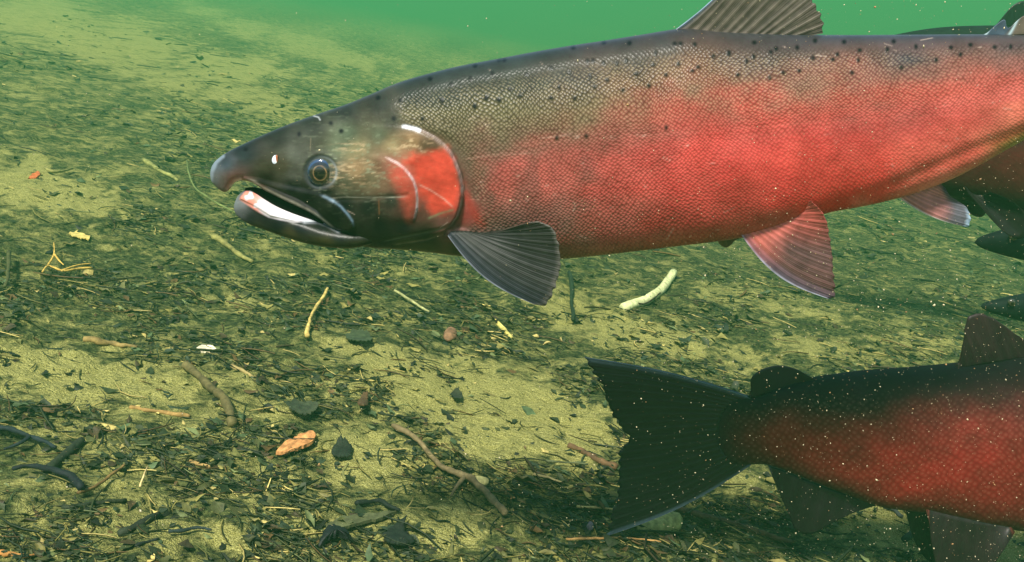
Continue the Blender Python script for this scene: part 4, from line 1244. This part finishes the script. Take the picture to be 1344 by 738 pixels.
STK = [
    ('peeled_stick', [(819, 407), (842, 400), (862, 389), (876, 374), (884, 361)], 13, (204, 208, 146), 'short thick pale yellow curved stick with dark crack, on the bed below the red belly', 'stick', dict(taper=(1, .92), rough=.03, mat=None)),
    ('straw', [(432, 386), (421, 403), (410, 419), (407, 434), (404, 450)], 5, (202, 176, 96), 'pale kinked straw standing out on the sand below the head of the red salmon', 'straw', dict(lift=0.012, taper=(.8, 1))),
    ('twig', [(172, 536), (195, 540), (222, 544), (250, 549)], 6, (150, 120, 66), 'straight light tan twig lying at left above the dark litter', 'twig', dict(taper=(.8, 1.1))),
    ('root', [(515, 566), (540, 578), (562, 600), (578, 620), (600, 630), (620, 637), (640, 656), (664, 682)], 10, (112, 98, 64), 'long winding brown root half sunk in sand at bottom centre', 'root', dict(lift=0.009, taper=(.7, 1), branches=[([(611, 634), (600, 646), (592, 660)], 7)])),
    ('stick', [(745, 586), (770, 598), (790, 608), (810, 616)], 9, (98, 74, 46), 'brown stick lying just left of the dark tail', 'stick', dict(taper=(.8, 1.1))),
    ('straw', [(756, 671), (780, 672), (802, 674), (830, 676)], 3.6, (190, 172, 100), 'thin pale straw passing under the lower lobe of the dark tail', 'straw', dict(lift=0.006)),
    ('straw', [(744, 714), (790, 712), (830, 712), (866, 716)], 3.4, (196, 150, 84), 'long thin orange straw lying below the tip of the dark tail', 'straw', dict(lift=0.006)),
    ('waterlogged_stick', [(62, 622), (78, 607), (94, 593), (108, 582)], 13, (40, 46, 30), 'thick dark stick slanting up right near the left edge', 'stick', dict(taper=(1, .9))),
    ('root', [(22, 628), (46, 623), (66, 629), (86, 634), (100, 642), (108, 654)], 9, (16, 22, 24), 'arched black root with humped back at bottom left', 'root', dict(lift=0.012, taper=(.6, 1.1))),
    ('stick', [(84, 668), (110, 666), (138, 661), (166, 660)], 8, (40, 46, 28), 'dark green-brown stick lying level below the arched black root', 'stick', dict()),
    ('twig', [(103, 655), (125, 648), (148, 632), (166, 618)], 5, (120, 96, 52), 'thin brown twig slanting from the black root', 'twig', dict(lift=0.008)),
    ('waterlogged_stick', [(156, 704), (175, 696), (192, 686), (208, 679)], 11, (34, 40, 26), 'short stubby dark stick at bottom left, broken at both ends', 'stick', dict(taper=(.9, 1))),
    ('twig', [(178, 717), (196, 712), (208, 708)], 5, (30, 36, 32), 'tiny black twig below the stubby dark stick', 'twig', dict()),
    ('twig', [(225, 704), (243, 702), (262, 699), (279, 702)], 5, (34, 44, 42), 'thin blackish twig right of the stubby dark stick', 'twig', dict(lift=0.006)),
    ('straw', [(187, 651), (190, 638), (195, 624)], 2.6, (206, 180, 120), 'tiny pale straw standing upright among dark litter at lower left', 'straw', dict(lift=0.012)),
    ('twig', [(112, 448), (135, 451), (158, 455), (181, 457)], 8, (132, 112, 62), 'tan twig lying flat above the left sand patch', 'twig', dict()),
    ('root', [(243, 484), (262, 497), (275, 514), (292, 524), (300, 540), (305, 562)], 12, (92, 84, 48), 'knobbly silt covered root left of centre', 'root', dict(lift=0.006, taper=(.8, 1), rough=.18)),
    ('stick', [(466, 668), (490, 664), (510, 668), (526, 678)], 7, (20, 28, 20), 'curved black stick lying above the grey bark slab', 'stick', dict(lift=0.006)),
    ('stem', [(747, 364), (750, 385), (751, 405), (752, 426)], 6, (30, 44, 22), 'dark upright stem behind the black pectoral fin', 'stem', dict(lift=0.01)),
    ('waterlogged_stick', [(1186, 716), (1198, 704), (1210, 692), (1224, 680)], 9, (18, 18, 20), 'straight black stick leaning under the belly of the dark red salmon', 'stick', dict(lift=0.01)),
    ('twig', [(1160, 668), (1172, 672), (1184, 681)], 7, (62, 66, 60), 'small grey twig on bright sand below the dark red salmon', 'twig', dict()),
    ('stick', [(282, 313), (298, 325), (314, 338), (330, 346)], 8, (128, 124, 66), 'tan stick slanting down right below the open jaw', 'stick', dict()),
    ('root', [(247, 225), (250, 245), (262, 266), (288, 284), (316, 298), (342, 312)], 3, (104, 116, 62), 'long thin drooping root left of the open jaw', 'root', dict(lift=0.03)),
    ('twig', [(190, 212), (205, 222), (220, 230), (236, 238)], 6, (140, 140, 76), 'pale olive twig on the slope left of the salmon snout', 'twig', dict()),
    ('twig', [(518, 388), (535, 397), (548, 407), (562, 416)], 4, (150, 150, 96), 'pale thin twig under the throat of the red salmon', 'twig', dict(lift=0.01)),
    ('twig', [(651, 424), (660, 432), (667, 440), (674, 446)], 7, (196, 184, 98), 'short bright yellow twig below the tip of the black pectoral fin', 'twig', dict()),
    ('stick', [(-20, 727), (5, 729), (25, 731), (46, 733)], 8, (170, 120, 60), 'orange tan stick in the bottom left corner', 'stick', dict()),
    ('branch', [(-10, 570), (20, 578), (42, 584), (60, 592), (76, 600)], 8, (24, 34, 36), 'black bent branch entering from the left edge', 'branch', dict(lift=0.012, branches=[([(42, 585), (30, 594), (8, 602)], 6)])),
    ('branched_root', [(124, 366), (100, 367), (84, 372), (66, 360), (58, 372)], 3.4, (200, 166, 78), 'pale yellow forked rootlet like a tiny antler, at left', 'root', dict(lift=0.02, branches=[([(66, 362), (74, 348), (73, 332)], 3), ([(74, 348), (80, 356), (86, 362)], 3), ([(84, 370), (104, 362), (122, 360)], 3)])),
    ('twig', [(60, 226), (70, 232), (84, 230), (96, 226)], 4, (132, 128, 70), 'thin olive twig next to the orange flake on the upper left slope', 'twig', dict(lift=0.01)),
    ('stem', [(15, 345), (14, 365), (12, 392)], 5, (70, 72, 36), 'dark upright stem at left edge beside the forked yellow rootlet', 'stem', dict(lift=0.02)),
    ('twig', [(248, 607), (262, 610), (276, 613)], 6, (170, 140, 82), 'short pale twig left of the orange wood chip', 'twig', dict()),
    ('twig', [(454, 642), (448, 634), (458, 620)], 4, (112, 112, 62), 'small olive twig propped up right of the orange wood chip', 'twig', dict(lift=0.012)),
    ('twig', [(388, 636), (394, 650), (396, 664), (393, 676)], 6, (96, 98, 66), 'slim knobby grey-green twig below the orange wood chip', 'twig', dict()),
    ('twig', [(303, 482), (318, 490), (335, 496)], 6, (160, 142, 86), 'pale twig right of the silt covered root', 'twig', dict()),
    ('twig', [(700, 628), (720, 632), (742, 640)], 4, (140, 130, 84), 'thin pale twig lying between the winding root and the dark tail', 'twig', dict(lift=0.006)),
    ('straw', [(716, 612), (745, 614), (772, 616)], 3, (86, 92, 60), 'thin olive straw just below the brown stick by the tail', 'straw', dict(lift=0.008)),
    ('twig', [(662, 648), (676, 654), (690, 662)], 5, (150, 128, 76), 'short tan twig right of the winding root', 'twig', dict()),
    ('branch', [(890, 672), (930, 682), (975, 694), (1010, 706), (1040, 716)], 10, (84, 66, 40), 'brown branch lying on the bed below the anal fin of the dark red salmon', 'branch', dict(branches=[([(960, 690), (980, 682), (1000, 680)], 6)])),
]
for nm, pts, w, rgb, lab, cat, kw in STK:
    stick(nm, pts, w, rgb, lab, cat, **kw)
# the dark crack on the peeled stick
_ps = bpy.data.objects['peeled_stick']
_c = smooth_curve([(838, 398), (846, 399), (858, 392), (872, 379)], 14)
_P = bed_pt(_c[:, 0], _c[:, 1]) ; _d = CAM - _P; _P = _P + _d / np.linalg.norm(_d, axis=1, keepdims=True) * 0.036
V, F = tube(_P, np.full(14, 0.0017), 5, 0.2, 3)
mesh_obj('crack', V, F, WOOD, _ps, colr=np.tile(lin((34, 28, 16)), (len(V), 1)))

slab('wood_chip', [(362, 601), (374, 590), (383, 588), (392, 583), (408, 580), (413, 584), (409, 592), (390, 598), (374, 602)], 0.005, (184, 130, 76), 'bright orange split wood chip lying on dark litter', 'wood chip', WOOD, lift=0.010, streak=0.0006, seed=3, tilt=0.12)
slab('pale_chip', [(258, 461), (264, 457), (278, 458), (284, 462), (276, 466), (264, 465)], 0.004, (214, 204, 168), 'small white chip above the silt covered root', 'wood chip', WOOD, lift=0.004, seed=5)
slab('stone', [(830, 694), (838, 684), (858, 680), (880, 681), (893, 687), (892, 697), (872, 704), (846, 706)], 0.010, (150, 150, 84), 'flat pale mottled stone beside the lower tip of the dark tail', 'stone', STONE, dome=0.010, lift=0.004, seed=9)
slab('pebble', [(769, 695), (772, 691), (777, 692), (778, 697), (773, 699)], 0.004, (96, 88, 92), 'tiny grey pebble left of the dark tail tip', 'pebble', STONE, dome=0.004, lift=0.003, seed=12)
slab('bark_slab', [(428, 697), (446, 686), (476, 682), (520, 678), (500, 688), (470, 694), (448, 700)], 0.004, (74, 78, 48), 'long flat grey-green bark slab at bottom centre', 'bark', WOOD, lift=0.006, seed=13)
slab('curled_leaf', [(418, 722), (424, 704), (438, 699), (452, 703), (462, 718), (448, 712), (434, 714)], 0.0015, (18, 22, 20), 'black curled leaf arched over pale sand at the bottom edge', 'leaf', LEAF, dome=0.007, curl=-0.15, lift=0.008, seed=14)
slab('curled_leaf', [(502, 706), (516, 696), (530, 690), (532, 704), (544, 716), (524, 726), (508, 722)], 0.0015, (26, 32, 22), 'black crumpled leaf right of the bark slab', 'leaf', LEAF, dome=0.004, curl=0.3, lift=0.005, seed=15)
slab('orange_flake', [(37, 238), (42, 232), (50, 228), (53, 232), (46, 238)], 0.003, (190, 100, 48), 'small orange leaf flake on the upper left slope', 'leaf', LEAF, lift=0.006, seed=16)
slab('leaf_strip', [(90, 310), (102, 307), (118, 314), (117, 319), (104, 316), (94, 314)], 0.002, (196, 178, 96), 'pale yellow leaf strip above the forked rootlet', 'leaf', LEAF, lift=0.006, seed=17)
slab('dead_leaf', [(372, 545), (384, 536), (402, 534), (418, 540), (414, 549), (398, 553), (382, 552)], 0.0015, (56, 62, 40), 'grey-green dead leaf with dark underside above the orange wood chip', 'leaf', LEAF, lift=0.010, curl=0.25, seed=18, tilt=0.1)
slab('dead_leaf', [(468, 536), (474, 528), (482, 528), (482, 540), (476, 546), (468, 544)], 0.0015, (84, 64, 38), 'upright brown dead leaf fragment at centre left', 'leaf', LEAF, lift=0.010, dome=0.003, curl=0.3, seed=19)
slab('dead_leaf', [(434, 596), (446, 588), (460, 594), (460, 606), (446, 610), (436, 606)], 0.0015, (34, 40, 26), 'rounded dark green dead leaf right of the orange wood chip', 'leaf', LEAF, lift=0.008, dome=0.002, curl=0.3, tilt=0.15, seed=20)
slab('dead_leaf', [(452, 448), (462, 441), (484, 444), (488, 452), (474, 457), (458, 455)], 0.0015, (58, 68, 42), 'smooth green-grey dead leaf on the sand edge at centre', 'leaf', LEAF, lift=0.008, curl=0.2, seed=21)
slab('dead_leaf', [(590, 522), (598, 516), (606, 522), (606, 529), (596, 530)], 0.0015, (44, 48, 30), 'lone small dark leaf on the bare centre sand', 'leaf', LEAF, lift=0.006, curl=0.2, seed=22)
slab('seed_husk', [(582, 440), (588, 435), (598, 438), (599, 446), (590, 450), (582, 447)], 0.004, (118, 88, 60), 'round pinkish husk in the litter below the pectoral fin', 'husk', STONE, dome=0.008, lift=0.004, seed=23)
slab('shell_bit', [(616, 634), (626, 630), (640, 634), (638, 640), (624, 640)], 0.003, (176, 168, 104), 'small pale shell bit right of the winding root fork', 'shell', STONE, dome=0.003, lift=0.004, seed=24)

# ------------------------------------------------------------------ leaf litter (nobody could count it)
def litter(n, name, label, kindmix):
    """flakes and slivers strewn over the bed, in one mesh"""
    px = rng.uniform(-800, 2100, n * 4); py = rng.uniform(10, 1000, n * 4)
    vl = -90 + 240 * px / 1344
    keep = (py > vl + 48) & ((py - 1000) / np.abs(px - 672).clip(1) < 9)
    s = sandiness(px, py)
    far_ = (px < -60) | (px > 1400) | (py > 800)
    W_ = bed_pt(px, py)
    s = np.where(far_, sstep(0.45, 0.62, fbm(W_[:, 0] * 3, W_[:, 1] * 3, 91, 3)), s)
    clump = fbm(px / 95, py / 42, 66, 4)
    pr = np.clip((1 - s) * 0.9 + 0.05, 0, 1) * (0.07 + 0.93 * sstep(0.44, 0.58, clump)) + 0.05
    pr = pr * np.where(py < 120, 0.6, 1)
    keep &= rng.uniform(size=n * 4) < pr
    px, py = px[keep][:n], py[keep][:n]
    P = bed_pt(px, py)
    dd = (P - CAM) @ FWD
    good = (dd < 7) & (dd > 0.3)
    P, dd = P[good], dd[good]
    m = len(P)
    Vs = []; Fs = []; Cs = []; off = 0
    pal = np.array([lin(c) for c in [(36, 46, 22), (28, 34, 18), (48, 56, 28), (66, 70, 34), (92, 92, 46), (120, 114, 58), (54, 46, 24), (84, 66, 34), (40, 52, 34), (176, 160, 92), (66, 82, 50), (98, 108, 64)]])
    pw = np.array([.18, .14, .14, .12, .09, .06, .07, .045, .06, .02, .05, .025]); pw /= pw.sum()
    flow = R(-16)
    for i in range(m):
        kind = rng.uniform()
        sc_ = 0.45 + 0.42 * min(dd[i], 5.0)
        an = flow + rng.normal(0, 0.75)
        ca, sa = math.cos(an), math.sin(an)
        c = pal[rng.choice(len(pal), p=pw)] * rng.uniform(0.7, 1.3)
        z0 = P[i]
        tl = rng.normal(0, 0.22, 2)
        lift = rng.normal(0.0014, 0.0026)
        if kind < kindmix:      # leaf flake, 3x3 curled grid with an irregular outline
            L_ = min(rng.gamma(2.2, 0.0028), 0.013) * sc_; B_ = L_ * rng.uniform(0.3, 0.75)
            u = np.array([-1, 0, 1.0]); uu, vv_ = np.meshgrid(u, u, indexing='ij')
            a = uu * L_ * (1 - 0.45 * np.abs(vv_)) * rng.uniform(0.7, 1.2, (3, 3)); b = vv_ * B_ * (1 - 0.5 * np.abs(uu)) * rng.uniform(0.7, 1.2, (3, 3))
            h = lift + (uu ** 2 * rng.normal(-0.05, 0.25) + vv_ ** 2 * rng.normal(-0.1, 0.25)) * L_ + tl[0] * a + tl[1] * b
            V = np.stack([a * ca - b * sa, a * sa + b * ca, h], -1).reshape(-1, 3)
            Fi = [(0, 1, 4, 3), (1, 2, 5, 4), (3, 4, 7, 6), (4, 5, 8, 7)]
            V[:, 2] += -BN[0] / BN[2] * V[:, 0] - BN[1] / BN[2] * V[:, 1]
            Vs.append(V + z0); Fs += [tuple(q + off for q in f) for f in Fi]; Cs.append(np.tile(c, (9, 1)) * rng.uniform(0.8, 1.2, (9, 1))); off += 9
        else:                   # sliver: a bent three-sided rod
            L_ = min(rng.gamma(2.2, 0.0065), 0.026) * sc_; r_ = rng.uniform(0.0004, 0.0016) * sc_
            bend = rng.normal(0, 0.22) * L_
            t = np.array([-1, -0.3, 0.35, 1.0])
            cx = t * L_; cyy = bend * t * t; h = lift + tl[0] * 0.5 * cx + abs(rng.normal(0, .1)) * L_
            V = []
            for k in range(4):
                for q in range(3):
                    A = q * 2.094
                    rk = r_ * (1 - 0.35 * abs(t[k]))
                    x_ = cx[k]; y_ = cyy[k] + rk * math.cos(A); z_ = (h[k] if np.ndim(h) else h) + rk * math.sin(A)
                    V.append((x_ * ca - y_ * sa, x_ * sa + y_ * ca, z_))
            V = np.array(V)
            V[:, 2] += -BN[0] / BN[2] * V[:, 0] - BN[1] / BN[2] * V[:, 1]
            Fi = []
            for k in range(3):
                for q in range(3):
                    a = k * 3 + q; b = k * 3 + (q + 1) % 3
                    Fi.append((a, b, b + 3, a + 3))
            if rng.uniform() < 0.06:
                q5 = rng.uniform(1.2, 2.0); V = V * np.array([q5, q5, q5]); c = pal[[0, 1, 2, 6][rng.integers(4)]] * 0.8
            if rng.uniform() < 0.12: c = pal[[5, 9, 4, 7][rng.integers(4)]] * rng.uniform(0.9, 1.6)
            Vs.append(V + z0); Fs += [tuple(q + off for q in f) for f in Fi]; Cs.append(np.tile(c, (12, 1))); off += 12
    o = mesh_obj(name, np.vstack(Vs), np.array(Fs), LEAF, None, colr=np.vstack(Cs), smooth=True)
    return tag(o, label, None, None, 'stuff')


litter(66000, 'leaf_litter', 'dark broken leaves and slivers strewn over the bed', 0.70)

# ------------------------------------------------------------------ specks drifting in the water
def specks(n):
    dirs = np.array([(1, 0, 0), (-1, 0, 0), (0, 1, 0), (0, -1, 0), (0, 0, 1), (0, 0, -1.0)])
    fo = [(0, 2, 4), (2, 1, 4), (1, 3, 4), (3, 0, 4), (2, 0, 5), (1, 2, 5), (3, 1, 5), (0, 3, 5)]
    Vs = []; Fs = []; Cs = []; off = 0
    k = 0
    while k < n:
        px = rng.uniform(-200, 1550); py = rng.uniform(-60, 820)
        w = 0.06 + 0.94 * sstep(620, 1150, px) * (0.35 + 0.65 * sstep(140, 380, py)) + 0.1 * sstep(420, 700, py)
        if rng.uniform() > w: continue
        dp = rng.uniform(0.30, 0.84) if py > 440 else rng.uniform(0.3, 0.62)
        if rng.uniform() < 0.2: dp = rng.uniform(0.8, 1.6)
        d = rays(px, py) / FPX
        P = CAM + d * dp
        if P[2] < bed_z(P[0], P[1]) + 0.03: continue
        r = 0.00026 * (0.5 + rng.gamma(1.3, 0.45)) * dp / 0.6
        A = rng.normal(size=(3, 3)); Q, _ = np.linalg.qr(A)
        st = np.array([1, rng.uniform(.4, 1), rng.uniform(.3, .8)]) * r * (1 if rng.uniform() < .93 else 1.8)
        Vs.append((dirs * st) @ Q.T + P); Fs += [tuple(q + off for q in f) for f in fo]; off += 6
        c = lin((216, 200, 156)) if rng.uniform() < 0.75 else lin((170, 130, 80))
        Cs.append(np.tile(c * rng.uniform(0.5, 1.0), (6, 1)))
        k += 1
    m = tint_mat('drifting_silt', rough=0.5, spec=0.5, vary=0.1)
    o = mesh_obj('suspended_silt', np.vstack(Vs), np.array(Fs), m, None, colr=np.vstack(Cs), smooth=False)
    return tag(o, 'pale specks of silt drifting in the water', None, None, 'stuff')


specks(8000)
